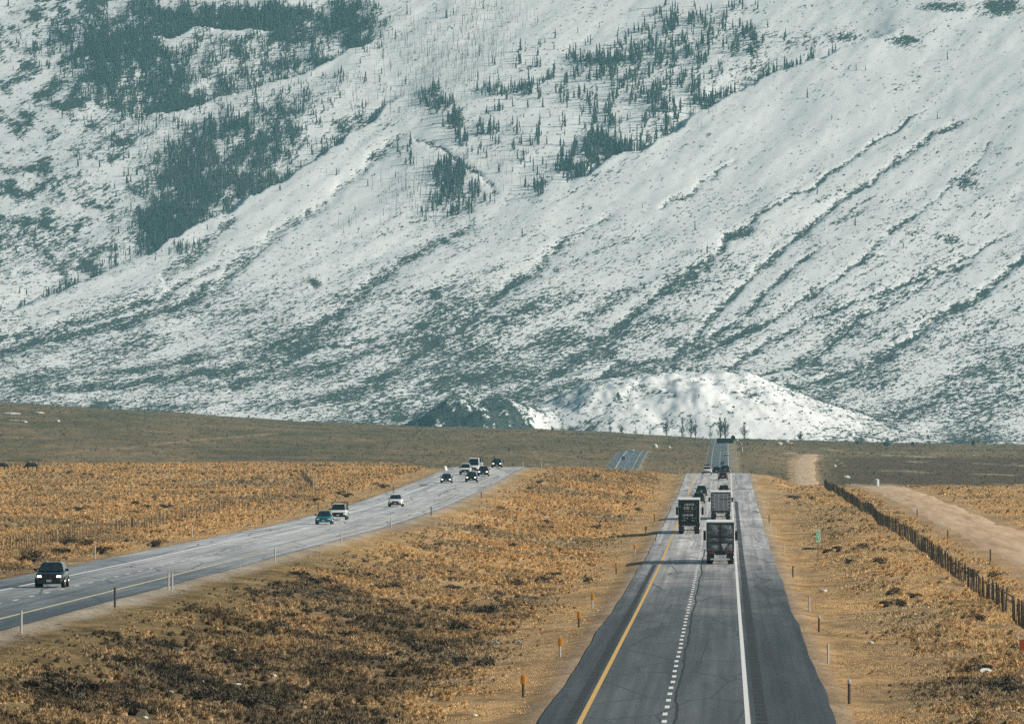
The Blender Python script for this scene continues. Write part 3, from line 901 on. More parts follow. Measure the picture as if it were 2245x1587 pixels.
def dome(seed, nu=9, nv=4, r=.46, h=.42, fringe=210):
    rr = np.random.default_rng(seed); V, T = [], []
    lob = rr.uniform(.6, 1.05, (nv + 1, nu))
    for j in range(nv):
        t = j / nv * 1.45
        for i in range(nu):
            a = 6.283 * (i + .5 * (j % 2)) / nu
            q = r * math.cos(t) * lob[j, i] * (1.0 if j else .8)
            V.append((q * math.cos(a), q * math.sin(a), -.06 + h * math.sin(t) * rr.uniform(.85, 1.15) if j else -.06))
    V.append((0, 0, h))
    for j in range(nv - 1):
        for i in range(nu):
            k = (i + 1) % nu
            T += [(j*nu + i, j*nu + k, (j+1)*nu + k), (j*nu + i, (j+1)*nu + k, (j+1)*nu + i)]
    for i in range(nu): T.append(((nv-1)*nu + i, (nv-1)*nu + (i+1) % nu, nv*nu))
    for k in range(fringe):     # twigs that break the outline
        a = rr.uniform(0, 6.283); t = math.asin(rr.uniform(.03, 1)); d = np.array((math.cos(a) * math.cos(t), math.sin(a) * math.cos(t), math.sin(t)))
        p = d * np.array((r, r, h)) * rr.uniform(.7, 1.0); s = np.array((-math.sin(a), math.cos(a), 0)) * rr.uniform(.018, .045)
        o = len(V); V += [tuple(p - s), tuple(p + s), tuple(p + d * rr.uniform(.08, .24) + rr.normal(0, .05, 3) + np.array((0, 0, .05)))]; T.append((o, o + 1, o + 2))
    return np.array(V), np.array(T)

GRASS_COLS = [(0.0, (.76, .515, .25)), (.3, (.67, .455, .225)), (.55, (.45, .32, .175)), (.75, (.23, .17, .10)), (1.0, (.115, .088, .055))]
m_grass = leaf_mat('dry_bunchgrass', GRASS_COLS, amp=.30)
def scatter(name, pts, rotz, scl, tone, sources):
    """one object: the given points carry instances of the source meshes"""
    n = len(pts)
    me = bpy.data.meshes.new(name)
    me.vertices.add(n)
    me.vertices.foreach_set('co', np.asarray(pts, np.float32).reshape(-1))
    for k, v in (('tone', tone), ('rz', rotz), ('sc', scl), ('pick', rng.integers(0, len(sources), n).astype(float))):
        a = me.attributes.new(k, 'FLOAT', 'POINT'); a.data.foreach_set('value', np.asarray(v, np.float32))
    me.update()
    o = bpy.data.objects.new(name, me); COL.objects.link(o)
    ng = bpy.data.node_groups.new(name, 'GeometryNodeTree')
    ng.interface.new_socket('Geometry', in_out='INPUT', socket_type='NodeSocketGeometry')
    ng.interface.new_socket('Geometry', in_out='OUTPUT', socket_type='NodeSocketGeometry')
    gi = ng.nodes.new('NodeGroupInput'); go = ng.nodes.new('NodeGroupOutput')
    g2i = ng.nodes.new('GeometryNodeGeometryToInstance')
    for s in sources[::-1]:
        oi = ng.nodes.new('GeometryNodeObjectInfo'); oi.inputs['Object'].default_value = s
        oi.inputs['As Instance'].default_value = False
        ng.links.new(oi.outputs['Geometry'], g2i.inputs[0])
    def at(nm):
        q = ng.nodes.new('GeometryNodeInputNamedAttribute'); q.data_type = 'FLOAT'; q.inputs['Name'].default_value = nm
        return q.outputs['Attribute']
    iop = ng.nodes.new('GeometryNodeInstanceOnPoints')
    ng.links.new(gi.outputs[0], iop.inputs['Points'])
    ng.links.new(g2i.outputs[0], iop.inputs['Instance'])
    iop.inputs['Pick Instance'].default_value = True
    f2i = ng.nodes.new('FunctionNodeFloatToInt'); ng.links.new(at('pick'), f2i.inputs[0])
    ng.links.new(f2i.outputs[0], iop.inputs['Instance Index'])
    cx_ = ng.nodes.new('ShaderNodeCombineXYZ'); ng.links.new(at('rz'), cx_.inputs[2])
    e2r = ng.nodes.new('FunctionNodeEulerToRotation'); ng.links.new(cx_.outputs[0], e2r.inputs[0])
    ng.links.new(e2r.outputs[0], iop.inputs['Rotation'])
    ng.links.new(at('sc'), iop.inputs['Scale'])
    ng.links.new(iop.outputs[0], go.inputs[0])
    md = o.modifiers.new('scatter', 'NODES'); md.node_group = ng
    return tag(o, kind='stuff')

def field(n, y0, y1, xl, xr, ybias=1.0, wall=None):
    """random points, denser (per square metre) where they are near"""
    y = y0 * (y1 / y0) ** (rng.random(n) ** ybias)
    a, b2 = xl(y), xr(y)
    x = a + (b2 - a) * rng.random(n)
    return x, y
ok_far = lambda x, y: (np.minimum(np.maximum(np.maximum(RL0 - x, x - RL1), 0), np.maximum(np.maximum(LL0 - x, x - LL1), 0)) > .9) & (dirt_edge(x, y) > .9)

segs = [  # count, y range, x range
    (80000, 265, 1560, lambda y: np.maximum(-.108 * y, LL1 + 1.0), lambda y: np.full_like(y, RL0 - .8)),
    (76000, 480, 1760, lambda y: -.112 * y, lambda y: np.full_like(y, LL0 - .8)),
    (56000, 265, 1560, lambda y: np.full_like(y, RL1 + .8), lambda y: .052 * y + 3),
]
gx, gy = [], []
for n, y0, y1, xl, xr in segs:
    x, y = field(n, y0, y1, xl, xr)
    gx.append(x); gy.append(y)
gx = np.concatenate(gx); gy = np.concatenate(gy)
ed = np.minimum(np.maximum(np.maximum(RL0 - gx, gx - RL1), 0), np.maximum(np.maximum(LL0 - gx, gx - LL1), 0))
clus = fbm(gx / 6, gy / 16, 111, 3)
keep = ok_far(gx, gy) & (rng.random(len(gx)) < np.clip(.46 + clus * 1.5, .06, 1) * sstep(.1, 2.2, ed))
gx, gy, ed = gx[keep], gy[keep], ed[keep]
gz = ground(gx, gy)
dz = dark_zone(gx, gy)
n1 = fbm(gx / 10, gy / 34, 113, 3)
tone = np.clip(.13 + .40 * n1 + .25 * fbm(gx / 3, gy / 7, 121, 2) + rng.normal(0, .08, len(gx)) + dz * (.50 + .42 * fbm(gx / 5, gy / 14, 117, 3)), 0, 1)  # dz also puts the foreground shade into the brush tone
isb = rng.random(len(gx)) < np.clip(np.where(gx > RL1, .14, .40) + .30 * dz + .5 * n1, .03, .9) * sstep(2, 9, ed)
thin = isb | (rng.random(len(gx)) < np.where(gx > RL1, .8, .5))
gx, gy, gz, ed, dz, n1, tone, isb = [q[thin] for q in (gx, gy, gz, ed, dz, n1, tone, isb)]
sc = (.55 + .6 * rng.random(len(gx))) * lerp(.40, 1.0, sstep(1.5, 9, ed)) * lerp(.9, 1.35, sstep(500, 1400, gy))
src_t = [hidden_mesh('tuft_source', *tuft(s), m_grass) for s in range(4)]
src_b = [hidden_mesh('bush_source', *dome(s + 20), m_grass) for s in range(5)] + [hidden_mesh('bush_source', *bush(25, 90, .5, .6), m_grass)]
for o_ in src_b: o_.data.polygons.foreach_set('use_smooth', [True] * len(o_.data.polygons))
rz = rng.uniform(0, 6.28, len(gx))
P = np.stack([gx, gy, gz], -1)
t_ = ~isb
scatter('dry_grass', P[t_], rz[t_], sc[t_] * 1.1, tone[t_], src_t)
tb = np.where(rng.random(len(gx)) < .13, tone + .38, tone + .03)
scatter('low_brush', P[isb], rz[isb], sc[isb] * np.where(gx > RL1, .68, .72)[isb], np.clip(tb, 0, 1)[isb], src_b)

# coarse brush on the far hillside
n = 22000
y = rng.uniform(2750, 4850, n); x = rng.uniform(-.118, .058, n) * y
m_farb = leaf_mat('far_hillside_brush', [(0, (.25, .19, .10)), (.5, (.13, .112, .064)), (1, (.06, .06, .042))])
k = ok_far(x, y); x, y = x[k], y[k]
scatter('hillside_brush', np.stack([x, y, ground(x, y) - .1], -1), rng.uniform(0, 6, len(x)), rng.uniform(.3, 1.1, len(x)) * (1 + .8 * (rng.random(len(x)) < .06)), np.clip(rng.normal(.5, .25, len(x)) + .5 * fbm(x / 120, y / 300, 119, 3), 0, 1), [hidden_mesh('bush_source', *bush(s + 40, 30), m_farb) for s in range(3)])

# conspicuous dark bushes, one object each
m_sage = simple('dark_sagebrush', (.088, .074, .052), .95, vary=.45, scale=3.0)
sage_me = []
for s in range(4):
    V, T = bush(s + 60, 560, .8, .9, .55)
    me = bpy.data.meshes.new('sagebrush'); me.from_pydata([tuple(v) for v in V], [], [tuple(t) for t in T]); me.materials.append(m_sage); sage_me.append(me)
def at_px(px, py, it=40):
    """ground point seen at a pixel of the photograph"""
    yy = np.geomspace(250, 5000, 4000); xx = (px - VX) / F * yy
    zz = ground(xx, yy); _, pyy = proj(xx, yy, zz)
    k = np.argmax(pyy <= py)
    return xx[k], yy[k], zz[k]
spots = [(1080, 1352, 1.5), (1022, 1390, 1.5), (960, 1345, .9), (860, 1350, .8), (690, 1285, 1.1), (660, 1270, .9), (870, 1295, 1.0), (820, 1270, .9), (1190, 1280, 1.0), (1215, 1265, .8), (1135, 1285, .9), (985, 1295, .9),
         (700, 1310, .9), (1285, 1275, .7), (900, 1420, 1.1), (620, 1385, 1.2), (640, 1360, 1.0), (560, 1400, .9), (480, 1450, 1.0), (120, 1500, 1.2), (160, 1540, 1.3), (80, 1520, 1.0), (500, 1545, 1.1), (440, 1540, 1.0),
         (560, 1560, 1.2), (620, 1560, 1.0), (300, 1570, 1.2), (250, 1460, .9), (330, 1480, .9), (760, 1400, .8), (820, 1460, 1.1), (900, 1470, 1.0), (1000, 1460, 1.0), (1050, 1465, .9), (700, 1470, 1.0), (380, 1430, .9),
         (400, 1480, 1.0), (530, 1470, 1.1), (1810, 1212, .8), (1840, 1208, 1.0), (1890, 1203, 1.0), (1935, 1236, .9), (1860, 1235, .7), (1780, 1095, .9), (1745, 1095, 1.1), (1730, 1092, .9), (1790, 1175, .6),
         (2130, 1265, 1.0), (2180, 1268, 1.0), (2150, 1475, 1.0), (2120, 1480, .8), (2185, 1515, .9), (2230, 1525, 1.0), (2000, 1310, .7), (1980, 1330, .8), (1950, 1305, .8), (1945, 1330, .8), (2150, 1360, .8),
         (145, 1195, 1.1), (190, 1198, .9), (225, 1215, 1.1), (80, 1235, 1.3), (130, 1220, 1.2), (340, 1200, 1.0), (170, 1120, 1.0), (300, 1110, 1.3), (320, 1117, 1.3), (360, 1115, 1.0), (190, 1045, 1.2), (145, 1040, 1.0),
         (760, 1090, 1.2), (745, 1085, 1.0), (840, 1070, 1.0), (690, 1100, .9), (1100, 1120, 1.0), (1160, 1075, 1.0), (1250, 1085, 1.0), (1380, 1085, 1.0), (1300, 1050, 1.0), (1360, 1055, 1.0), (1180, 1060, .9), (1400, 1120, .8), (1200, 1150, .9), (1050, 1160, .9), (1310, 1160, .9), (1120, 1200, .9), (960, 1200, .9), (1230, 1210, .8), (880, 1225, .8)]
bushes = []
for px, py, s in spots:
    x, y, z = at_px(px, py)
    o = bpy.data.objects.new('sagebrush', random.choice(sage_me)); COL.objects.link(o)
    o.location = (x, y, z - .05); o.rotation_euler = (0, 0, random.uniform(0, 6.28)); s *= random.uniform(.85, 1.15)
    o.scale = (s * 1.15, s * 1.15, s * .85)
    if px > VX: zone_, grp = 2, 'dark bushes right of the highway'
    elif x < -50: zone_, grp = 0, 'dark bushes of the left field'
    else: zone_, grp = 1, 'dark bushes between the two roads'
    bushes.append((o, px, py, zone_, grp))
MARKS = [(1, 1085, 1420, 'the cross-shaped litter'), (1, 1136, 1418, 'the pale blue litter'), (1, 519, 1508, 'the largest pale stone in the median'), (1, 1147, 1500, 'the nearest amber-capped post'),
         (1, 250, 1330, 'the dark post below the curving road'), (1, 602, 1233, 'the pale post nearer than the teal car'), (1, 1040, 1575, 'the pale stone on the bare verge'), (1, 44, 1388, 'the pale post at the left edge'),
         (1, 1269, 1375, 'the third amber-capped post'), (1, 1351, 1258, 'the amber-capped post by the truck shadow'), (1, 372, 1294, 'the close pair of pale posts'), (1, 795, 1337, 'the stone in mid median'), (1, 284, 1491, 'the leftmost small stone'),
         (1, 1416, 1172, 'the post above the black truck shadow'), (1, 945, 1130, 'the dark post below the road bend'), (1, 857, 1157, 'the pale post below the white crossover'), (1, 1187, 1028, 'the pale post on the median skyline'), (1, 1491, 1040, 'the slim posts at the highway crest'), (1, 1055, 1092, 'the dark post beside the upper bend'),
         (2, 1793, 1225, 'the green mile marker'), (2, 1775, 1209, 'the black tyre scrap'), (2, 2162, 1478, 'the round white cover'), (2, 2190, 1370, 'the wooden fence brace'), (2, 1908, 1413, 'the flat stone on the right verge'), (2, 1672, 1110, 'the farthest right-hand verge post'), (2, 2170, 1232, 'the marker post beside the dirt road'), (2, 2242, 1436, 'the orange barrier'),
         (0, 112, 1255, 'the nearest black car'), (0, 67, 1030, 'the black cow in view'), (0, 711, 1145, 'the teal car'), (0, 868, 1100, 'the white crossover'), (0, 685, 1076, 'the tall pale post in the left field'), (0, 288, 1165, 'the dark post in the left wire fence')]
by_mark = {}
for o, px, py, zn, grp in bushes:
    k = min((m for m in range(len(MARKS)) if MARKS[m][0] == zn), key=lambda m: math.hypot(px - MARKS[m][1], 1.6 * (py - MARKS[m][2])))
    by_mark.setdefault(k, []).append((math.hypot(px - MARKS[k][1], 1.6 * (py - MARKS[k][2])), o, grp))
ORD = ['nearest', 'second nearest', 'third nearest', 'fourth nearest', 'fifth nearest', 'sixth nearest', 'seventh nearest', 'eighth nearest', 'ninth nearest', 'tenth nearest', 'eleventh nearest', 'twelfth nearest', 'thirteenth nearest', 'fourteenth nearest', 'fifteenth nearest']
for k, lst in by_mark.items():
    for r_, (d, o, grp) in enumerate(sorted(lst, key=lambda q: q[0])):
        tag(o, 'dark bush %s to %s' % (ORD[r_], MARKS[k][3]), 'bush', grp)
# ------------------------------------------------------------------ roadside furniture
m_post_brown = simple('weathered_brown_post', (.10, .078, .06), .8, vary=.3)
m_post_white = simple('pale_grey_post', (.62, .60, .56), .7, vary=.2)
m_post_galv = simple('galvanised_steel', (.30, .31, .31), .5, .6, vary=.25)
m_amber = simple('amber_reflector', (.90, .38, .03), .35, vary=.1)
m_pale = simple('pale_reflector', (.75, .74, .68), .4, vary=.1)
m_dark = simple('dark_steel', (.05, .055, .06), .5, .5, vary=.3)
m_black = simple('black_rubber', (.018, .02, .022), .8, vary=.3)

def delineator(px, py, h, postmat, capmat, label, group, caph=.44, w=.13):
    x, y, z = at_px(px, py)
    t = thing('delineator_post', label, 'marker post', (x, y, z), group=group)
    mb = MB(); mb.loft([[(-w*.5, -.012, zz), (0, -.035, zz), (w*.5, -.012, zz), (w*.5, .012, zz), (0, -.012, zz), (-w*.5, .012, zz)] for zz in (-.2, h)])
    mb.build('post', postmat, t)
    if capmat:
        mb = MB(); r = .125 if caph > .2 else .09
        mb.loft([[(r*math.cos(a*.785)*k, -.05 + .018*math.sin(a*.785)*k, zz) for a in range(8)] for zz, k in ((h - caph, .8), (h - caph + .05, 1), (h - .02, 1), (h + .04, .45))])
        mb.build('reflector', capmat, t)
    return t
GA, GB = 'amber-capped posts along the median side of the highway', 'plain posts along the right shoulder'
for px, py, h, pm, cm, lb in [
    (1147, 1528, 1.08, m_post_brown, m_amber, 'dark post with an amber cap nearest the viewer, left of the highway'),
    (1228, 1440, 1.08, m_post_white, m_amber, 'pale post with an amber cap, second nearest left of the highway'),
    (1269, 1375, 1.05, m_post_brown, m_amber, 'dark post with an amber cap, third nearest left of the highway'),
    (1299, 1333, 1.05, m_post_white, m_amber, 'pale post with an amber cap beyond the third dark post left of the highway'),
    (1351, 1258, 1.0, m_post_brown, m_amber, 'dark amber-capped post by the end of the nearest truck shadow'),
    (1392, 1215, 1.0, m_post_white, m_amber, 'pale amber-capped post between the two long truck shadows'),
    (1416, 1172, 1.0, m_post_white, m_amber, 'pale amber-capped post just above the black truck shadow'),
    (1435, 1142, 1.0, m_post_brown, m_amber, 'dark amber-capped post left of the black trailer'),
    (1448, 1117, 1.0, m_post_white, m_amber, 'farthest amber-capped post left of the black trailer roof')]:
    delineator(px, py, h, pm, cm, lb, GA)
for px, py, h, pm, cm, lb in [
    (1861, 1542, 1.12, m_post_brown, m_pale, 'dark post with a pale cap nearest the viewer, right of the highway'),
    (1815, 1453, 1.1, m_post_white, None, 'plain pale post, second nearest right of the highway'),
    (1795, 1385, 1.05, m_post_brown, m_pale, 'dark post with a small pale cap, third nearest right of the highway'),
    (1774, 1340, 1.05, m_post_white, None, 'plain pale post beyond the third dark post right of the highway'),
    (1738, 1265, 1.0, m_post_brown, None, 'bare dark post right of the highway, left of the green marker'),
    (1718, 1212, 1.0, m_post_white, None, 'slim pale post level with the green marker plate'),
    (1700, 1176, 1.0, m_post_white, None, 'slim pale post on the right verge beyond the green marker'),
    (1686, 1146, 1.0, m_post_brown, None, 'far dark post on the right verge beside the grey trailers'),
    (1672, 1110, 1.0, m_post_white, None, 'farthest pale post on the right verge below the crest')]:
    delineator(px, py, h, pm, cm, lb, GB, caph=.16)
GC, GD = 'posts along the median edge of the curving road', 'posts along the far edge of the curving road'
for px, py, h, pm, lb in [
    (44, 1388, 1.15, m_post_white, 'pale post at the left edge, below the curving road'),
    (250, 1332, 1.2, m_post_brown, 'dark post below the curving road, second from the left'),
    (368, 1294, 1.15, m_post_white, 'left one of a close pair of pale posts below the curving road'),
    (376, 1294, 1.15, m_post_white, 'right one of a close pair of pale posts below the curving road'),
    (602, 1233, 1.1, m_post_white, 'pale post below the curving road, nearer than the teal car'),
    (748, 1193, 1.1, m_post_white, 'pale post straight below the white pickup on the curving road'),
    (857, 1157, 1.1, m_post_white, 'pale post straight below the white crossover on the curving road'),
    (945, 1130, 1.1, m_post_brown, 'dark post below the bend of the curving road'),
    (1055, 1092, 1.0, m_post_brown, 'dark post beside the upper bend of the curving road'),
    (1147, 1026, 1.1, m_post_white, 'short pale post where the curving road tops the crest'),
    (1187, 1028, 1.1, m_post_white, 'pale post on the skyline of the golden median')]:
    delineator(px, py, h, pm, None, lb, GC)
for px, py, h, pm, lb in [
    (206, 1226, 1.1, m_post_white, 'pale post behind the black car on the far verge'),
    (420, 1178, 1.1, m_post_white, 'pale post on the far verge left of the teal car'),
    (575, 1148, 1.1, m_post_brown, 'dark post on the far verge near the teal car'),
    (697, 1120, 1.1, m_post_brown, 'dark post just above the teal car'),
    (862, 1082, 1.1, m_post_brown, 'dark post just above the white crossover')]:
    delineator(px, py, h, pm, None, lb, GD)
for px, lb in ((1489, 'left one of two slim pale posts at the crest left of the highway'), (1494, 'right one of two slim pale posts at the crest left of the highway')):
    delineator(px, 1040, 1.1, m_post_white, m_amber, lb, 'posts at the highway crest')

# green mile marker
x, y, z = at_px(1793, 1231)
mm = thing('mile_marker', 'green mile marker with white numbers on a thin post in dry grass', 'road sign', (x, y, z), (0, 0, rad(14)))
m_green = simple('green_sign_sheeting', (.02, .42, .15), .4, vary=.08)
m_wsign = simple('white_sign_sheeting', (.80, .84, .76), .4, vary=.05)
sc_ = F / y
MB().tube((0, 0, -.3), (0, 0, 46 / sc_), .035, .035, 6).build('post', m_post_brown, mm)
W_, H_ = 9.5 / sc_, 27 / sc_; zb = 43 / sc_
def rrect(w, h, r, yy, zc):
    p = []
    for cx_, cz_, a0 in ((w/2 - r, h/2 - r, 0), (-w/2 + r, h/2 - r, 90), (-w/2 + r, -h/2 + r, 180), (w/2 - r, -h/2 + r, 270)):
        for k in range(5):
            a = rad(a0 + k * 22.5); p.append((cx_ + r * math.cos(a), yy, zc + cz_ + r * math.sin(a)))
    return p
zc = zb + H_ / 2
MB().loft([rrect(W_, H_, .10, -.045, zc), rrect(W_, H_, .10, -.03, zc)]).build('border', m_wsign, mm)
MB().loft([rrect(W_ * .78, H_ * .91, .08, -.052, zc), rrect(W_ * .78, H_ * .91, .08, -.046, zc)]).build('plate', m_green, mm)
def text(body, size, loc, mat, parent, name='lettering', sx=1.0):
    cu = bpy.data.curves.new(name, 'FONT'); cu.body = body; cu.size = size; cu.align_x = 'CENTER'; cu.align_y = 'CENTER'
    cu.extrude = .003; cu.resolution_u = 3
    cu.materials.append(mat)
    o = bpy.data.objects.new(name, cu); COL.objects.link(o); o.parent = parent
    bpy.context.view_layer.update()
    me = bpy.data.meshes.new_from_object(o.evaluated_get(bpy.context.evaluated_depsgraph_get()))
    bpy.data.objects.remove(o)
    o = bpy.data.objects.new(name, me); COL.objects.link(o); o.parent = parent
    o.location = loc; o.rotation_euler = (rad(90), 0, 0); o.scale = (sx, 1, 1)
    return o
text('MILE', .20, (0, -.057, zc + H_ * .34), m_wsign, mm)
text('0', .58, (0, -.057, zc + H_ * .06), m_wsign, mm)
text('2', .58, (0, -.057, zc - H_ * .27), m_wsign, mm)

# cantilever message sign on the far rise
x, y, z = at_px(1627, 999)
sg = thing('cantilever_sign', 'dark overhead message sign on a curved pole over the far highway', 'road sign', (x, y, z))
s_ = F / y
mb = MB(); pts = [(0, 0, -.5), (0, 0, 20 / s_), (-2 / s_, 0, 27 / s_), (-8 / s_, 0, 32 / s_), (-20 / s_, 0, 36 / s_), (-40 / s_, 0, 36.5 / s_)]
for p, q in zip(pts, pts[1:]): mb.tube(p, q, .28, .26, 8)
mb.build('pole', m_post_galv, sg, True)
mb = MB(); mb.box((-37 / s_, -.5, 33 / s_), (37 / s_, .8, 11 / s_)); mb.build('sign_cabinet', simple('sign_cabinet_black', (.02, .024, .027), .6), sg)
mb = MB(); mb.box((-37 / s_, -.905, 33 / s_), (35 / s_, .02, 9 / s_)); mb.build('screen', m_black, sg)
mb = MB(); mb.loft([[(-20/s_ + 5.5/s_ * math.cos(a), yy, 35/s_ + 10/s_ * math.sin(a)**.8) for a in np.linspace(0, math.pi, 9)] for yy in (-.7, -.2)]); mb.build('side_panel', m_dark, sg)

# ------------------------------------------------------------------ fences
m_wood = simple('grey_weathered_wood', (.085, .075, .058), .9, vary=.4, scale=5)
m_wood2 = simple('pale_weathered_wood', (.30, .25, .17), .9, vary=.35, scale=5)
m_wire = simple('rusty_fence_wire', (.07, .06, .05), .7, .4, vary=.3)

def fence(name, label, xf, y0, y1, h, post_d, pick_d, nsingle, pw, postm, pickm, wires):
    xa = float(xf(y0)); za = float(ground(xa, y0))
    fr = thing(name, label, 'fence', (xa, y0, za))
    def loc(yy):
        xx = float(xf(yy)); return Vector((xx - xa, yy - y0, float(ground(xx, yy)) - za))
    mb = MB(); mb.tube((0, 0, -.3), (0, 0, h + .12), .07, .06, 7); pm = mb.build('post', postm, fr)
    yy = y0; first = True
    while yy <= y1:
        o = pm if first else pm.copy()
        if not first: COL.objects.link(o); o.parent = fr
        o.location = loc(yy) + Vector((random.uniform(-.05, .05), 0, random.uniform(-.1, .05))); o.rotation_euler = (random.uniform(-.04, .04), random.uniform(-.05, .05), 0)
        first = False; yy += post_d
    mb = MB(); mb.box((0, 0, h / 2), (pw, .025, h), taper=.9); pk = mb.build('picket', pickm, fr)
    rest = MB(); yy = y0 + pick_d; k = 0
    while yy <= y1:
        p = loc(yy) + Vector((random.uniform(-.04, .04), random.uniform(-.08, .08), random.uniform(-.10, .06)))
        hh = random.uniform(.86, 1.06)
        if k < nsingle:
            o = pk if k == 0 else pk.copy()
            if k: COL.objects.link(o); o.parent = fr
            o.location = p; o.scale = (1, 1, hh); o.rotation_euler = (random.uniform(-.07, .07), random.uniform(-.07, .07), 0)
        else:
            rest.box((p.x, p.y, p.z + h * hh / 2), (pw, .03, h * hh))
        yy += pick_d * random.uniform(.6, 1.4) * (1 if yy < 700 else 1.3); k += 1
    if rest.v:
        o = rest.build('pickets', pickm, fr); o['kind'] = 'stuff'
    mb = MB(); ysx = np.arange(y0, y1, 6.0)
    for wz in wires:
        for a, b2 in zip(ysx, ysx[1:]):
            p, q = loc(float(a)), loc(float(b2)); p.z += wz; q.z += wz
            mb.tube(p, q, .005, .005, 3, cap=False)
    o = mb.build('wire', m_wire, fr); o['kind'] = 'stuff'
    return fr
fence('picket_fence', 'long dark picket fence running beside the dirt road on the right', lambda y: 19.1 + .25 * math.sin(y / 37), 505, 1440, 1.6, 9.0, 1.9, 150, .06, m_wood, m_wood, (.15, .4, .65, .9, 1.15, 1.4))
fence('picket_fence', 'short dark picket fence end at the right edge of the picture', lambda y: 18.95, 440, 482, 1.6, 7.0, 1.5, 120, .06, m_wood, m_wood, (.25, .6, .95, 1.3))
fence('wire_fence', 'thin dark wire and stake fence crossing the left field', lambda y: -64 + 1.0 * math.sin(y / 90) - max(0, y - 1129) * .075, 560, 1300, 1.4, 14.0, 2.4, 150, .05, m_wood2, m_wood, (.2, .4, .6, .8, 1.0, 1.25))
# gate brace in the gap of the right fence
gx_, gy_ = 19.05, 493.0; gz_ = float(ground(gx_, gy_))
gt = thing('fence_brace', 'wooden brace with a top rail in the gap of the picket fence', 'fence brace', (gx_, gy_, gz_))
for dy in (-9.5, 10.0):
    MB().tube((0, dy, -.3), (0, dy, 1.7), .11, .10, 8).build('post', m_wood2 if dy < 0 else m_wood, gt)
MB().tube((0, -9.5, 1.55), (0, 10, 1.55), .07, .07, 7).build('rail', m_wood2, gt)

# pale upright posts in the left field
for px, py, h, lb in ((685, 1076, 1.7, 'tall pale wooden post at the top end of the left wire fence'), (588, 1091, 1.6, 'pale wooden post in the left wire fence, second from its top end'),
                      (481, 1122, 1.6, 'pale wooden post in the left wire fence, third from its top end'), (288, 1165, 1.6, 'dark wooden post in the middle of the left wire fence'), (350, 1145, 1.2, 'low pale stake frame in the left wire fence')):
    x, y, z = at_px(px, py)
    tag(MB().tube((0, 0, -.3), (0, 0, h), .11, .09, 7).build('wooden_post', m_wood if px == 288 else m_wood2, loc=(x, y, z)), lb, 'post', 'posts of the left field')
for px, py, h, lb in ((2170, 1232, 1.2, 'dark marker post beside the dirt road on the right'), (2077, 1182, 1.0, 'small dark post between the picket fence and the dirt road'), (2010, 1132, 1.0, 'faint pale post on the grass left of the dirt road')):
    x, y, z = at_px(px, py)
    tag(MB().tube((0, 0, -.3), (0, 0, h), .08, .07, 6).build('wooden_post', m_wood, loc=(x, y, z)), lb, 'post', 'posts beside the dirt road')

# orange barrier at the right edge
x, y, z = at_px(2242, 1436)
ob = thing('orange_barrier', 'orange roadwork barrier with a pale frame at the right picture edge', 'barrier', (x, y, z))
m_or = simple('orange_plastic', (.62, .13, .03), .5, vary=.15)
MB().box((0, 0, .45), (.42, .06, .9)).build('panel', m_or, ob)
mb = MB()
for sx in (-.23, .23): mb.box((sx, 0, .6), (.05, .05, 1.25))
mb.box((0, 0, 1.2), (.41, .05, .06)); mb.build('frame', m_pale, ob)
MB().box((0, 0, .04), (.5, .5, .08)).build('base', m_black, ob)

# ------------------------------------------------------------------ vehicles
m_glass, nt, b = new_mat('car_glass')
b.inputs['Base Color'].default_value = (.012, .022, .026, 1); b.inputs['Roughness'].default_value = .12; b.inputs['Specular IOR Level'].default_value = .5
v = noise(nt, coords(nt, src='obj'), 1.5, 3, .6)
nt.links.new(ramp(nt, v, [(.3, (.008, .016, .02)), (.7, (.022, .04, .045))]), b.inputs['Base Color'])
m_lamp = simple('headlight_lens', (.82, .84, .82), .12, vary=.08, coat=.5)
m_lampon = simple('lit_headlight', (.9, .9, .85), .2, vary=.05, emit=(1, .97, .88), es=2.2)
m_tail = simple('tail_light_lens', (.10, .008, .008), .25, vary=.2, coat=.5)
m_tailon = simple('lit_tail_light', (.35, .02, .015), .3, vary=.1, emit=(1, .06, .03), es=.25)
m_trim = simple('dark_plastic_trim', (.022, .026, .028), .55, vary=.3)
m_rim = simple('alloy_rim', (.38, .39, .40), .35, .7, vary=.15)
m_plate = simple('number_plate', (.55, .58, .58), .5, vary=.2)

def paint(name, col, rough=.28):
    return simple(name, col, rough, 0, vary=.10, scale=1.2, coat=.7)
PAINT = dict(black=paint('black_car_paint', (.016, .021, .024)), teal=paint('teal_car_paint', (.015, .14, .17)), white=paint('white_car_paint', (.80, .80, .78)),
             silver=paint('silver_car_paint', (.45, .47, .48)), navy=paint('dark_blue_green_car_paint', (.012, .045, .055)), dkred=paint('dark_red_car_paint', (.06, .018, .02)), cream=paint('cream_car_paint', (.62, .58, .46)))

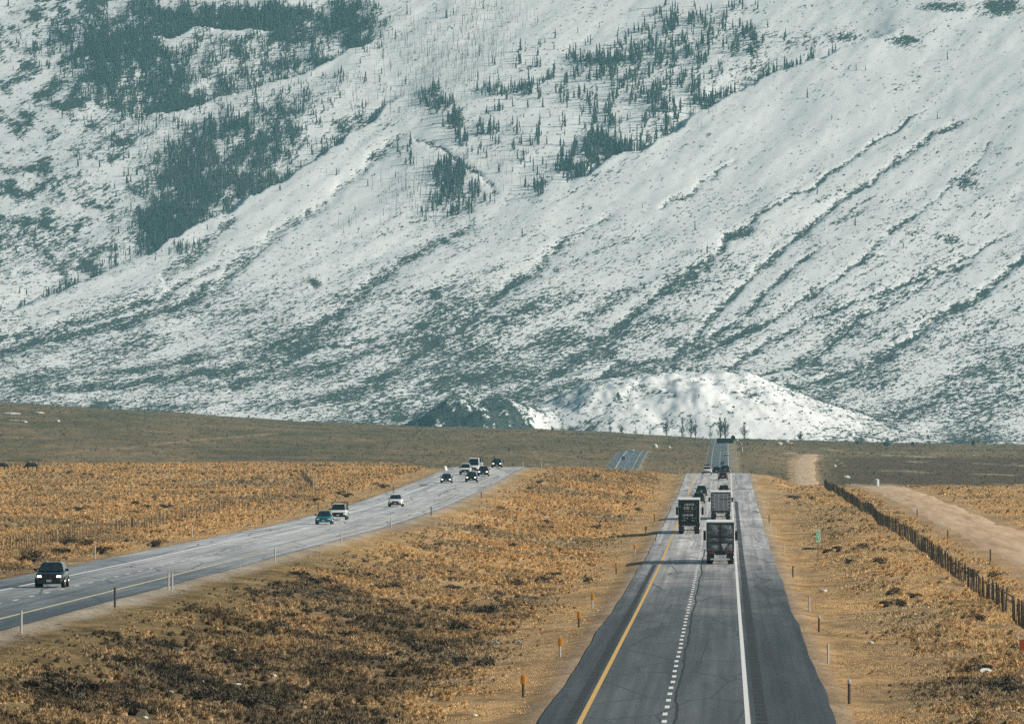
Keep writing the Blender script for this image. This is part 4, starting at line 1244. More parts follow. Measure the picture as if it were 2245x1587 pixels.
KIND = {
 'suv': dict(L=4.75, lower=[(-2.36, .50, .95, .78), (-2.22, .34, 1.06, .90), (-1.5, .24, 1.09, .95), (0, .22, 1.06, .96), (1.05, .24, 1.04, .96), (1.75, .28, .99, .93), (2.15, .32, .93, .88), (2.34, .40, .78, .74)],
             belt=(-2.18, 1.15, 1.05, .86), roof=(-1.95, .2, 1.60, .63), wheel=.35, axle=(-1.38, 1.42)),
 'sedan': dict(L=4.7, lower=[(-2.33, .48, .86, .74), (-2.15, .34, .97, .86), (-1.4, .22, .99, .91), (0, .20, .95, .92), (1.1, .22, .92, .92), (1.8, .26, .84, .89), (2.2, .30, .74, .82), (2.33, .38, .62, .70)],
             belt=(-1.75, 1.15, .95, .80), roof=(-.95, .2, 1.44, .58), wheel=.33, axle=(-1.35, 1.42)),
 'pickup': dict(L=5.6, lower=[(-2.78, .55, 1.10, .92), (-2.7, .45, 1.16, .96), (-1.5, .38, 1.17, .98), (0, .36, 1.16, .99), (1.3, .38, 1.16, .99), (2.2, .40, 1.12, .98), (2.65, .42, 1.05, .95), (2.8, .50, .90, .88)],
             belt=(-.75, 1.25, 1.15, .88), roof=(-.62, .45, 1.86, .70), wheel=.41, axle=(-1.65, 1.75)),
 'van': dict(L=5.6, lower=[(-2.78, .45, 1.15, .92), (-2.7, .34, 1.2, .97), (0, .30, 1.2, .99), (1.6, .32, 1.18, .98), (2.4, .36, 1.06, .94), (2.7, .42, .92, .86)],
             belt=(-2.74, 1.85, 1.18, .95), roof=(-2.7, 1.0, 2.45, .84), wheel=.36, axle=(-1.7, 1.8)),
}
def car(kind, color, label, px, Y, X, pf, away, group, lit=False, brake=False, extras=()):
    K = KIND[kind]; pm = PAINT[color]; L = K['L']
    z = float(pf(Y)); sl_ = math.atan2(float(pf(Y + 3) - pf(Y - 3)), 6)
    names = {'suv': 'parked', 'sedan': 'car'}
    nm = {'suv': 'car', 'sedan': 'car', 'pickup': 'pickup_truck', 'van': 'van'}[kind]
    cat = {'suv': 'car', 'sedan': 'car', 'pickup': 'pickup truck', 'van': 'van'}[kind]
    t = thing(nm, label, cat, (X, Y, z + .012), (sl_ if away else -sl_, 0, 0 if away else math.pi), group)
    rings = []
    for y, zb, zt, hw in K['lower']:
        h = zt - zb
        half = [(hw * .80, zb), (hw * .97, zb + .18 * h), (hw, zb + .45 * h), (hw * .985, zb + .78 * h), (hw * .93, zt - .03), (hw * .80, zt)]
        rings.append([(a, y, c_) for a, c_ in half] + [(-a, y, c_) for a, c_ in half[::-1]])
    MB().loft(rings).build('body', pm, t, True)
    by0, by1, bz, bw_ = K['belt']; ry0, ry1, rz_, rw = K['roof']
    def pt(u, v, side):      # u along 0 rear..1 front, v height 0 belt..1 roof
        y = lerp(lerp(by0, by1, u), lerp(ry0, ry1, u), v); return (side * lerp(bw_, rw, v), y, lerp(bz, rz_, v))
    # cabin shell with a crowned roof
    levels = [[(bw_, by0, bz - .06), (bw_, by1, bz - .06), (-bw_, by1, bz - .06), (-bw_, by0, bz - .06)],
              [(rw, ry0, rz_), (rw, ry1, rz_), (-rw, ry1, rz_), (-rw, ry0, rz_)],
              [(rw * .78, ry0 + .12, rz_ + .05), (rw * .78, ry1 - .12, rz_ + .05), (-rw * .78, ry1 - .12, rz_ + .05), (-rw * .78, ry0 + .12, rz_ + .05)]]
    MB().loft(levels).build('cabin', pm, t)
    e = .012
    def pane(name, q, n):
        MB().quad(*[tuple(Vector(p) + Vector(n) * e) for p in q]).build(name, m_glass, t)
    yf = lambda v, u=1: lerp(lerp(by0, by1, u), lerp(ry0, ry1, u), v)
    def xs(v, k): return lerp(bw_, rw, v) * k
    zz = lambda v: lerp(bz, rz_, v)
    pane('windshield', [(-xs(.04, .92), yf(.04), zz(.04)), (xs(.04, .92), yf(.04), zz(.04)), (xs(.93, .90), yf(.93), zz(.93)), (-xs(.93, .90), yf(.93), zz(.93))], (0, .9, .4))
    v0 = .12 if kind != 'van' else .35
    pane('rear_window', [(xs(v0, .90), yf(v0, 0), zz(v0)), (-xs(v0, .90), yf(v0, 0), zz(v0)), (-xs(.9, .88), yf(.9, 0), zz(.9)), (xs(.9, .88), yf(.9, 0), zz(.9))], (0, -.95, .3))
    splits = [(.04, .32), (.35, .62), (.65, .96)] if kind in ('suv',) else ([(.08, .50), (.54, .95)] if kind != 'van' else [(.70, .95)])
    for side in (-1, 1):
        for u0, u1 in splits:
            q = [pt(u0, .1, side), pt(u1, .1, side), pt(u1, .9, side), pt(u0, .9, side)]
            pane('side_window', q if side > 0 else q[::-1], (side, 0, .2))
    # front end
    yF, zF = K['lower'][-1][0], K['lower'][-1]
    ylo = K['lower'][-2][0]
    hwF = K['lower'][-1][3]; zt = K['lower'][-1][2]; zb = K['lower'][-1][1]
    lm = m_lampon if lit else m_lamp
    MB().box((0, yF + .0, (zt + zb) / 2 + .02), (hwF * (1.15 if kind != 'pickup' else 1.4), .05, (zt - zb) * .75)).build('grille', m_trim, t)
    bm_ = MB(); bm_.box((0, yF - .05, zb - .02), (hwF * 2.1, .18, .26), taper=.96); bm_.build('front_bumper', m_trim if color in ('black', 'navy', 'white') else pm, t)
    for side in (-1, 1):
        mb = MB(); mb.box((side * hwF * .86, yF - .06, zt - .03), (hwF * .40, .16, .13 if kind != 'pickup' else .2), taper=.85); mb.build('headlight', lm, t)
    MB().box((0, yF + .075, zb + .06), (.32, .012, .15)).build('license_plate', m_plate, t)
    # rear end
    yR, _, ztR, hwR = K['lower'][0]
    MB().box((0, yR + .04, K['lower'][0][1] - .02), (hwR * 2.2, .18, .26), taper=.96).build('rear_bumper', m_trim, t)
    for side in (-1, 1):
        MB().box((side * hwR * .93, yR + .06, ztR - .06), (.17, .16, .17), taper=.9).build('tail_light', m_tailon if brake else m_tail, t)
    MB().box((0, yR - .012, ztR - .16), (.34, .015, .16)).build('license_plate', m_plate, t)
    # mirrors and wheels
    for side in (-1, 1):
        mb = MB(); mb.box((side * (bw_ + .17), by1 - .45, bz + .10), (.22, .14, .17), taper=.85); mb.box((side * (bw_ + .03), by1 - .45, bz + .03), (.10, .06, .05)); mb.build('side_mirror', m_trim if color != 'white' or kind == 'pickup' else pm, t)
        for ay in K['axle']:
            r = K['wheel']; xw = side * (K['lower'][3][3] - .10)
            w = MB().tube((xw - .12, ay, r), (xw + .12, ay, r), r, r, 16).build('wheel', m_black, t)
            MB().tube((xw + side * .115, ay, r), (xw + side * .132, ay, r), r * .62, r * .58, 12).build('rim', m_rim, w)
    if 'bed' in extras or kind == 'pickup':
        MB().box((0, -1.72, 1.172), (1.5, 1.75, .02)).build('truck_bed', m_trim, t)
    if 'rack' in extras:
        mb = MB()
        for yy in (-.62, .5):
            for side in (-1, 1): mb.box((side * .88, yy if yy < 0 else -2.5, 1.55), (.07, .07, .8))
            mb.box((0, yy if yy < 0 else -2.5, 1.97), (1.85, .08, .09))
        for side in (-1, 1): mb.box((side * .88, -1.0, 1.98), (.08, 3.6, .08))
        mb.build('ladder_rack', m_trim, t)
    if 'box' in extras:
        mb = MB(); zr = K['roof'][2]; mb.loft([[(.55 * k, yy, zr + .12), (.6 * k, yy, zr + .28), (.48 * k, yy, zr + .42), (-.48 * k, yy, zr + .42), (-.6 * k, yy, zr + .28), (-.55 * k, yy, zr + .12)] for yy, k in ((-1.7, .8), (-1.5, 1), (-.3, 1), (.0, .7))]); mb.build('roof_box', m_trim, t)
    if 'bars' in extras:
        mb = MB(); zr = K['roof'][2]
        for yy in (-1.2, -.2): mb.box((0, yy, zr + .13), (1.2, .06, .05))
        for side in (-1, 1): mb.box((side * .58, -.7, zr + .09), (.05, 1.7, .05))
        mb.build('roof_rack', m_trim, t)
    return t

GO, GI = 'vehicles driving away on the highway', 'oncoming vehicles on the curving road'
def xat(px, Y): return (px - VX) * Y / F
for a in [
    ('suv', 'black', 'black car with bright headlights nearest the viewer on the curving road', 112, 480, PL, False, GI, dict(lit=True)),
    ('sedan', 'teal', 'teal car with dark windscreen leading a white pickup', 711, 816, PL, False, GI, {}),
    ('pickup', 'white', 'white pickup with black roof rack following the teal car', 743, 852, PL, False, GI, dict(extras=('rack',))),
    ('suv', 'white', 'white crossover alone halfway up the curving road', 868, 962, PL, False, GI, {}),
    ('sedan', 'black', 'dark car with pale headlights leftmost of the group at the bend', 979, 1172, PL, False, GI, dict(lit=True)),
    ('suv', 'black', 'black car with headlights on, lowest on the inside of the bend', 1034, 1182, PL, False, GI, dict(lit=True)),
    ('suv', 'black', 'black car with headlights on just right of the white van', 1060, 1236, PL, False, GI, dict(lit=True)),
    ('pickup', 'white', 'white pickup with dark grille at the head of the white group at the bend', 1021, 1252, PL, False, GI, {}),
    ('van', 'white', 'tall white van close behind the white pickup at the bend', 1039, 1276, PL, False, GI, {}),
    ('pickup', 'silver', 'silver pickup behind the white van near the crest', 1047, 1322, PL, False, GI, dict(extras=('rack',))),
    ('suv', 'black', 'dark car with large bright headlights alone on the crest', 1090, 1338, PL, False, GI, dict(lit=True)),
    ('suv', 'black', 'dark car half hidden beside the front edge of the black trailer', 1532, 1130, PR, True, GO, {}),
    ('suv', 'black', 'dark car ahead of the black trailer in the left lane', 1538, 1216, PR, True, GO, {}),
    ('suv', 'dkred', 'dark car just above the grey trailer in the right lane', 1587, 1222, PR, True, GO, {}),
    ('sedan', 'dkred', 'dark car with glowing brake lights just below the crest', 1585, 1392, PR, True, GO, dict(brake=True)),
    ('suv', 'white', 'white car with a dark roof box on the crest of the highway', 1550, 1468, PR, True, GO, dict(extras=('box',))),
    ('pickup', 'navy', 'dark green pickup beyond the crest, left of the dark queue', 1571, 1600, PR, True, GO, {}),
    ('van', 'navy', 'dark green van beyond the crest, at the right of the queue', 1588, 1640, PR, True, GO, {}),
    ('suv', 'navy', 'dark car beyond the crest just above the brake-lit car', 1590, 1545, PR, True, GO, {}),
    ('sedan', 'black', 'tiny dark car on the far rise of the right highway', 1584, 3130, PR, True, GO, {}),
    ('suv', 'white', 'tiny white car on the far rise below the dark overhead sign', 1593, 3300, PR, True, GO, {}),
    ('sedan', 'black', 'tiny dark car on the far rise of the oncoming road', 1367, 3230, PL, False, GI, {}),
    ('sedan', 'white', 'tiny white car topping the far rise of the oncoming road', 1386, 3425, PL, False, GI, {}),
]:
    kind, colr, lb, px, Y, pf, away, g, kw = a
    car(kind, colr, lb, px, Y, xat(px, Y), pf, away, g, **kw)

# articulated trucks seen from behind
m_troof = simple('white_trailer_roof', (.86, .86, .84), .45, vary=.05, scale=.5)
m_tblk = simple('black_trailer_door', (.010, .016, .019), .5, vary=.25, scale=1.2)
m_tgrey = simple('grey_trailer_door', (.36, .39, .41), .45, vary=.12, scale=1.5)
m_tside = simple('pale_trailer_side', (.68, .69, .68), .5, vary=.08, scale=.4)
m_tarp, nt, b = new_mat('crumpled_grey_tarp')
v = coords(nt, (1, 1, 1.6), (0, .5, 0), 'obj')
w1 = noise(nt, v, 2.2, 4, .6, 1.2)
c = ramp(nt, w1, [(.30, (.075, .10, .11)), (.48, (.14, .165, .175)), (.66, (.30, .32, .33))])
nt.links.new(c, b.inputs['Base Color']); b.inputs['Roughness'].default_value = .45
bump(nt, b, w1, 1.0, .12)
m_tarp_pale = simple('pale_torn_tarp', (.55, .57, .56), .6, vary=.2)

def semi(label, X, Y, H, W, style):
    z = float(PR(Y)); sl_ = math.atan2(float(PR(Y + 10) - PR(Y)), 10)
    t = thing('semi_truck', label, 'truck', (X, Y, z + .012), (sl_, 0, 0), 'articulated trucks driving away on the highway')
    LT = 15.5; fl = 1.15
    side = {'tarp': m_tside, 'grey': m_tside, 'black': m_tside}[style]
    doorm = {'tarp': m_dark, 'grey': m_tgrey, 'black': m_tblk}[style]
    MB().box((0, LT / 2 + .05, (fl + H - .06) / 2), (W - .02, LT - .1, H - .06 - fl)).build('trailer_box', side, t)
    MB().box((0, LT / 2, H - .02), (W + .04, LT + .1, .09)).build('roof', m_troof, t)
    fw = .09
    fr = MB()
    fr.box((-(W - fw) / 2, .0, (fl + H) / 2 - .05), (fw, .12, H - fl - .1)); fr.box(((W - fw) / 2, 0, (fl + H) / 2 - .05), (fw, .12, H - fl - .1))
    fr.box((0, 0, H - .14), (W - 2 * fw, .12, .15)); fr.box((0, 0, fl), (W - 2 * fw, .12, .2))
    fr.build('door_frame', m_dark if style != 'black' else m_tblk, t)
    iw = W - 2 * fw; z0, z1 = fl + .1, H - .22
    if style == 'tarp':
        rows = [(z0, z0 + .30 * (z1 - z0)), (z0 + .34 * (z1 - z0), z0 + .52 * (z1 - z0)), (z0 + .57 * (z1 - z0), z1)]
        for a, b2 in rows:
            for sx in (-1, 1):
                w = iw / 2 - .06; cx_ = sx * (iw / 4 + .01)
                g = np.zeros((9, 9, 3))
                for i in range(9):
                    for j in range(9):
                        u, vv = i / 8, j / 8
                        bulge = .10 * math.sin(math.pi * u) * math.sin(math.pi * vv) + .035 * float(fbm(np.array(u * 3 + a), np.array(vv * 3 + sx), 7, 2))
                        g[j, i] = (cx_ - w / 2 + w * u, -.03 - bulge, a + (b2 - a) * vv)
                grid_mesh('tarp_panel', g, [m_tarp]).parent = t
        a, b2 = rows[0]
        MB().add([(.08, -.19, b2 - .05), (.75, -.19, b2 - .02), (.34, -.2, a + .15)], [(0, 1, 2)]).build('tarp_flap', m_tarp_pale, t)
        mb = MB(); mb.box((0, -.02, (z0 + z1) / 2), (.09, .14, z1 - z0))
        for a in (rows[0][1] + .03, rows[1][1] + .04): mb.box((0, -.05, a), (iw, .14, .07))
        mb.build('tarp_rib', m_dark, t)
    else:
        for sx in (-1, 1):
            d = MB().box((sx * iw / 4, -.01, (z0 + z1) / 2), (iw / 2 - .03, .10, z1 - z0)).build('door', doorm, t)
            for k in (.28, .72):
                MB().tube((sx * iw / 4 * (2 * k), -.085, z0 + .05), (sx * iw / 4 * (2 * k), -.085, z1 - .05), .028, .028, 6).build('lock_rod', m_post_galv if style == 'grey' else m_tblk, d)
            for k in range(5):
                MB().box((sx * (iw / 2 - .10), -.075, z0 + .2 + k * (z1 - z0 - .4) / 4), (.24, .03, .09)).build('hinge', m_dark, d)
        if style == 'grey':
            MB().box((iw / 4, -.072, z1 - .75), (iw / 2 - .1, .02, .10)).build('door_band', m_dark, t)
            MB().box((iw * .36, -.075, z0 + .25), (.30, .02, .38)).build('placard', simple('amber_placard', (.42, .24, .05), .5), t)
            MB().box((-iw * .38, -.075, z0 + .22), (.2, .02, .26)).build('placard', m_dark, t)
        if style == 'black':
            r = random.Random(4)
            m_let = simple('white_door_lettering', (.70, .74, .74), .5, vary=.2)
            def marks(zc, hgt, x0, x1, mat, slant=.25, gap=.03, lo=.10, hi=.22, skip=()):
                mb = MB(); x = x0
                while x < x1:
                    w = r.uniform(lo, hi)
                    if r.random() > .12:
                        s = slant * hgt
                        b0, b3 = zc - hgt / 2, zc + hgt / 2
                        # each sign is a pair of slanted strokes and a bar, as illegible at this range as in the photograph
                        for (ax, bx) in ((x, x + w * .32), (x + w * .62, x + w * .92)):
                            mb.add([(ax, -.082, b0), (bx, -.082, b0), (bx + s, -.082, b3), (ax + s, -.082, b3)], [(0, 1, 2, 3)])
                        kz = r.choice((b0, zc - .02, b3 - .05))
                        mb.add([(x, -.084, kz), (x + w * .9, -.084, kz), (x + w * .9 + s * .1, -.084, kz + .055), (x + s * .1, -.084, kz + .055)], [(0, 1, 2, 3)])
                    x += w + gap
                mb.build('lettering', mat, t)
            marks(3.52, .26, -.72, .60, m_let)
            marks(3.08, .36, -.66, .46, m_let)
            marks(2.68, .08, -.78, .50, simple('gold_door_lettering', (.55, .36, .12), .5), slant=.1)
            marks(2.24, .24, -.78, .12, m_let)
            marks(1.88, .10, -.60, .70, m_let, slant=0, gap=.16)
            marks(1.60, .10, -.9, -.4, m_let, slant=0, gap=.14); marks(1.60, .07, .15, .80, m_let, slant=0, gap=.01)
            mb = MB(); mb.tube((.36, -.08, 2.25), (.36, -.082, 2.25), .15, .15, 12); mb.build('emblem', m_let, t)
            for pts in ([(-.98, 3.45), (-1.12, 3.27), (-.95, 3.12)], [(.72, 3.50), (.90, 3.22), (.55, 2.86)]):
                mb = MB()
                for p, q in zip(pts, pts[1:]): mb.tube((p[0], -.085, p[1]), (q[0], -.085, q[1]), .018, .018, 4)
                mb.build('chevron', m_let, t)
    # lights, bumper, wheels
    for sx in (-1, 1):
        tl = MB()
        for k in range(2): tl.box((sx * (W / 2 - .34 - .24 * k), -.075, fl - .03), (.12, .03, .07))
        tl.build('tail_light', m_tailon if style == 'tarp' else m_tail, t)
        MB().box((sx * (W / 2 - .36), -.02, .72), (.62, .03, .78)).build('mud_flap', m_trim, t)
        MB().box((sx * .62, 0, .80), (.08, .08, .62)).build('guard_strut', m_dark, t)
    MB().box((0, -.02, .48), (W - .78 if style == 'tarp' else W - .3, .10, .13)).build('underride_guard', m_troof if style == 'tarp' else m_dark, t)
    if style != 'tarp':
        MB().box((0, -.08, fl - .2), (1.6, .02, .06)).build('reflective_tape', simple('pale_reflective_tape', (.7, .7, .66), .4), t)
    for ay in (1.3, 2.6):
        for sx in (-1, 1):
            w = MB().tube((sx * (W / 2 - .62), ay, .52), (sx * (W / 2 - .04), ay, .52), .51, .51, 18).build('wheel', m_black, t)
            MB().tube((sx * (W / 2 - .05), ay, .52), (sx * (W / 2 - .02), ay, .52), .3, .28, 12).build('rim', m_rim, w)
    MB().box((0, LT / 2, fl - .12), (1.1, LT - 1, .22)).build('chassis', m_dark, t)
    # tractor
    y0 = LT + .5
    cabm = {'tarp': m_dark, 'grey': PAINT['white'], 'black': PAINT['black']}[style]
    cab = MB(); cab.loft([[(-1.22, yy, 1.0), (1.22, yy, 1.0), (1.22 * k, yy, zt), (-1.22 * k, yy, zt)] for yy, zt, k in ((y0 + .9, 3.6, .9), (y0 + 2.0, 3.7, .9), (y0 + 3.3, 3.2, .9), (y0 + 3.9, 2.2, .95), (y0 + 5.6, 1.9, .85), (y0 + 5.9, 1.2, .85))])
    cab.build('cab', cabm, t)
    MB().quad((-1.0, y0 + 3.37, 3.1), (1.0, y0 + 3.37, 3.1), (1.08, y0 + 3.92, 2.25), (-1.08, y0 + 3.92, 2.25)).build('windshield', m_glass, t)
    for sx in (-1, 1):
        mb = MB(); mb.box((sx * 1.56, y0 + 3.5, 2.45), (.26, .14, .95 if style != 'grey' else .6)); mb.box((sx * 1.33, y0 + 3.5, 2.6), (.28, .05, .05)); mb.build('side_mirror', m_black, t)
        for ay in (LT - 1.6, LT - .3, y0 + 4.6):
            w = MB().tube((sx * .78, ay, .52), (sx * 1.24, ay, .52), .51, .51, 16).build('wheel', m_black, t)
            MB().tube((sx * 1.235, ay, .52), (sx * 1.26, ay, .52), .3, .28, 10).build('rim', m_rim, w)
        MB().tube((sx * 1.05, y0 + .7, 1.1), (sx * 1.05, y0 + .7, H - .25), .09, .09, 8).build('exhaust_stack', m_post_galv, t)
    MB().box((0, LT + 1.5, .8), (1.0, 8.5, .3)).build('tractor_frame', m_dark, t)
    return t
semi('truck with a dark tarp-covered rear wall and white top edge, nearest in the right lane', xat(1579, 702), 702, 4.05, 2.66, 'tarp')
semi('truck with grey double rear doors ahead of the tarp-covered truck', xat(1580, 975), 975, 3.75, 2.62, 'grey')
semi('black-doored truck with white lettering in the left lane', xat(1510.5, 872), 872, 4.12, 2.55, 'black')

# ------------------------------------------------------------------ far objects
def sprout(mb, p, d, ln, r, depth, rr):
    q = p + d * ln
    mb.tube(p, q, r, r * .6, 5 if depth > 1 else 3, cap=False)
    if depth <= 0: return
    n = 4 if depth > 1 else 5
    for k in range(n):
        f = rr.uniform(.35, 1.0)
        nd = (d + Vector((rr.uniform(-1, 1), rr.uniform(-1, 1), rr.uniform(.1, .7))) * .55).normalized()
        sprout(mb, p.lerp(q, f), nd, ln * rr.uniform(.5, .75), r * .55, depth - 1, rr)
m_bark = simple('bare_branch_bark', (.10, .085, .075), .9, vary=.3)
tree_src = []
for s in range(4):
    rr = random.Random(30 + s)
    tr = MB(); tr.tube((0, 0, -.4), (0, 0, 10.5), .28, .06, 8)
    cr = MB()
    for k in range(26 if s != 3 else 40):
        a = rr.uniform(0, 6.28); hgt = rr.uniform(.4, 10.0)
        sprout(cr, Vector((0, 0, hgt)), Vector((.62 * math.cos(a), .62 * math.sin(a), 1)).normalized(), (2.7 * (1 - hgt / 11.5) + .5) * rr.uniform(.6, 1.25), .12, 2, rr)
    tree_src.append((tr, cr))
GTR = 'bare trees on the far skyline'
tdat = [(1337, 955, 6.5, .9, 0, 'small bare tree, leftmost of the row on the skyline'), (1363, 955, 5.5, 1.4, 3, 'low bushy bare tree, second from the left on the skyline'), (1393, 957, 5.5, .9, 1, 'small slim bare tree, third from the left on the skyline'),
        (1425, 957, 5, .6, 2, 'thin bare sapling left of the taller skyline trees'), (1462, 958, 13, .8, 0, 'tall bare tree, leftmost of the tall ones on the skyline'), (1495, 958, 14, .7, 1, 'tall slim bare tree just left of the skyline pair'),
        (1515, 959, 14, .75, 2, 'left tree of the tall bare pair on the skyline'), (1525, 959, 13.5, .7, 0, 'right tree of the tall bare pair on the skyline'), (1557, 960, 9, .6, 1, 'slim mid-height bare tree left of the dense one'),
        (1579, 961, 15, .8, 3, 'dense bare tree standing above the dark overhead sign'), (1590, 961, 14.5, .85, 3, 'dense bare tree just right of the one above the overhead sign'), (1632, 963, 12.5, .95, 2, 'spreading bare tree right of the overhead sign'),
        (1755, 972, 8, 1.3, 3, 'wide bare shrub tree on the skyline right of the dirt road'), (1888, 974, 6, 1.6, 3, 'low bare shrub tree behind the left cream shed'), (1945, 976, 5, 1.6, 3, 'low bare shrub tree between the two cream sheds'), (1210, 943, 3.6, 1.3, 3, 'low bare shrub on the skyline below the dark knoll'),
        (262, 893, 4, 1.5, 3, 'dark bush on the left skyline, the larger of two'), (323, 897, 3, 1.6, 3, 'small dark bush on the left skyline, right of the larger one')]
for px, py, hgt, wd, s, lb in tdat:
    Y = 4620.0; X = xat(px, Y); z = float(ground(X, Y))
    t = thing('bare_tree', lb, 'tree', (X, Y, z), group=GTR)
    k = hgt / 12.0
    tr, cr = tree_src[s]
    a = tr.build('trunk', m_bark, t); b2 = cr.build('crown', m_bark, t)
    t.scale = (k * wd * 1.3, k * wd * 1.3, k); t.rotation_euler = (0, 0, random.uniform(0, 6.28))

m_cream = simple('cream_siding', (.58, .54, .42), .7, vary=.12, scale=1)
m_sroof = simple('pale_metal_roof', (.50, .49, .45), .5, vary=.1)
for px, py, w, h, lb in ((2138, 984, 29, 17, 'larger cream shed on the right skyline'), (1883, 983, 20, 12, 'smaller cream shed on the right skyline above the ploughed field')):
    Y = 4500.0; X = xat(px, Y); z = float(ground(X, Y)); s_ = F / Y
    t = thing('shed', lb, 'shed', (X, Y, z))
    W2, H2 = w / s_, h / s_
    MB().box((0, 0, H2 * .4), (W2, 5, H2 * .8)).build('wall', m_cream, t)
    MB().loft([[(-W2 * .53, yy, H2 * .8), (W2 * .53, yy, H2 * .8), (0, yy, H2 * 1.05)] for yy in (-2.8, 2.8)]).build('roof', m_sroof, t)
    MB().box((-W2 * .2, -2.52, H2 * .3), (W2 * .22, .04, H2 * .6)).build('door', m_dark, t)
    MB().box((W2 * .2, -2.52, H2 * .5), (W2 * .16, .04, H2 * .25)).build('window', m_glass, t)
# parked things on the right plain
def blob(name, px, py, Y, w, h, mat, label, cat, seed=0, dz=0):
    X = xat(px, Y); z = float(ground(X, Y)); s_ = F / Y; r = random.Random(seed)
    mb = MB(); n = 9; W2, H2 = w / s_ / 2, h / s_
    rings = []
    for zz, k in ((-.1, .9), (.25, 1.05), (.6, .95), (.88, .6), (1.0, .15)):
        rings.append([(W2 * k * math.cos(6.283 * i / n) * r.uniform(.85, 1.15), W2 * k * math.sin(6.283 * i / n) * r.uniform(.85, 1.15), H2 * zz) for i in range(n)])
    mb.loft(rings)
    return tag(mb.build(name, mat, loc=(X, Y, z + dz)), label, cat)
m_stone = simple('pale_stone', (.58, .55, .48), .9, vary=.2, scale=2)
m_hay = simple('dark_hay', (.10, .10, .09), .95, vary=.3)
blob('hay_bale', 1947, 985, 4300, 22, 12, m_hay, 'dark mound of hay right of the smaller cream shed', 'hay', 1)
blob('tarp_heap', 1732, 983, 4200, 15, 6, simple('orange_tarp', (.75, .33, .03), .6), 'bright orange tarp heap beyond the dirt road', 'tarp', 2)
blob('boulder', 1708, 983, 4100, 14, 7, m_stone, 'pale boulder left of the orange tarp heap', 'boulder', 3)
blob('boulder', 1724, 976, 4400, 11, 5, m_stone, 'small pale boulder just above the orange tarp heap', 'boulder', 4)
blob('boulder', 1855, 1028, 2900, 18, 7, m_stone, 'pale boulder at the left corner of the ploughed field', 'boulder', 5)
blob('boulder', 1436, 985, 3700, 12, 8, m_stone, 'pale boulder on the hillside right of the far oncoming road', 'boulder', 6)
blob('boulder', 1467, 986, 3700, 8, 5, m_stone, 'small pale boulder right of the boulder by the far road', 'boulder', 7)
blob('boulder', 1829, 1006, 3200, 8, 6, m_stone, 'tiny pale boulder at the top corner of the ploughed field', 'boulder', 8)
X = xat(1921, 2750); z = float(ground(X, 2750))
t = thing('water_tank', 'small white upright tank at the edge of the ploughed field', 'tank', (X, 2750, z))
MB().tube((0, 0, 0), (0, 0, 2.4), 1.0, 1.0, 14).build('tank_wall', simple('white_tank', (.62, .61, .55), .5), t)
MB().tube((0, 0, 2.4), (0, 0, 2.7), 1.02, .3, 14).build('tank_lid', m_sroof, t)
car('van', 'navy', 'dark blue van parked on the right skyline between the sheds', 2000, 4400, xat(2000, 4400), lambda y: ground(xat(2000, 4400), y), False, None)

# pale stones and litter in the near brush
GS = 'pale stones lying in the brown brush of the median'
sp = [(310, 1539, 12), (373, 1525, 12), (428, 1535, 9), (519, 1508, 18), (494, 1514, 12), (443, 1502, 8), (600, 1488, 10), (648, 1518, 10), (615, 1529, 12), (602, 1528, 8), (517, 1559, 8), (502, 1548, 8), (316, 1582, 14), (284, 1491, 8), (136, 1548, 6), (795, 1337, 6), (1040, 1575, 14)]
for i, (px, py, w) in enumerate(sp):
    x, y, z = at_px(px, py)
    lb = 'small pale stone lying in the brown brush of the near median'
    if w == 18: lb = 'largest pale stone in the brown brush of the near median'
    if px == 1040: lb = 'pale stone on the bare verge at the bottom left of the highway'
    o = blob('stone', px, py, y, w, 5.5, m_stone, lb, 'stone', 20 + i, .1); o.location = (x, y, z + .12); o['group'] = GS
m_lit = simple('pale_litter', (.62, .62, .55), .7, vary=.2); m_litb = simple('pale_blue_litter', (.42, .56, .60), .6, vary=.15)
def litter(px, py, pts, mat, label, cat='litter', th=.05):
    x, y, z = at_px(px, py); s_ = F / y
    mb = MB(); n = len(pts)
    a = [(p[0] / s_, -p[1] / s_ * .3, .25 + p[1] / s_) for p in pts]
    mb.loft([a, [(p[0], p[1] + th, p[2] + .02) for p in a]])
    return tag(mb.build('litter', mat, loc=(x, y, z)), label, cat)
litter(1085, 1424, [(-9, 0), (-3, 2), (0, 0), (5, 1), (10, 5), (5, 8), (2, 12), (-3, 8), (-8, 9), (-5, 5)], m_lit, 'crumpled pale cross-shaped litter in the brown median brush')
litter(1136, 1423, [(-7, 0), (6, 1), (7, 5), (3, 9), (-2, 7)], m_litb, 'pale blue scrap of litter right of the cross-shaped one')
x, y, z = at_px(2162, 1480); s_ = F / y
t = thing('utility_cover', 'round white utility cover with a dark centre in the right brush', 'cover', (x, y, z + .1), (.45, .2, 0))
MB().tube((0, 0, 0), (0, 0, .14), 17 / s_, 16 / s_, 18).build('cover_plate', m_lit, t)
MB().tube((0, 0, .14), (0, 0, .18), 3 / s_, 3 / s_, 10).build('cap', m_dark, t)
for i, (px, py, w, lb) in enumerate(((2081, 1467, 9, 'small pale stone left of the round white cover'), (1908, 1413, 14, 'flat pale stone on the verge right of the highway'), (1805, 1299, 16, 'long pale stone right of the slim posts on the right verge'), (2165, 1399, 8, 'small pale stone below the fence brace'),
                                    (2230, 1403, 9, 'pale stone left of the orange barrier'), (2190, 1507, 9, 'pale stone below the round white cover'), (2105, 1535, 9, 'pale stone in the lower right brush'), (2150, 1550, 10, 'flat pale stone near the bottom right corner'))):
    x, y, z = at_px(px, py)
    o = blob('stone', px, py, y, w, 5, m_stone, lb, 'stone', 60 + i); o.location = (x, y, z + .1); o['group'] = 'pale stones right of the highway'
x, y, z = at_px(1775, 1209)
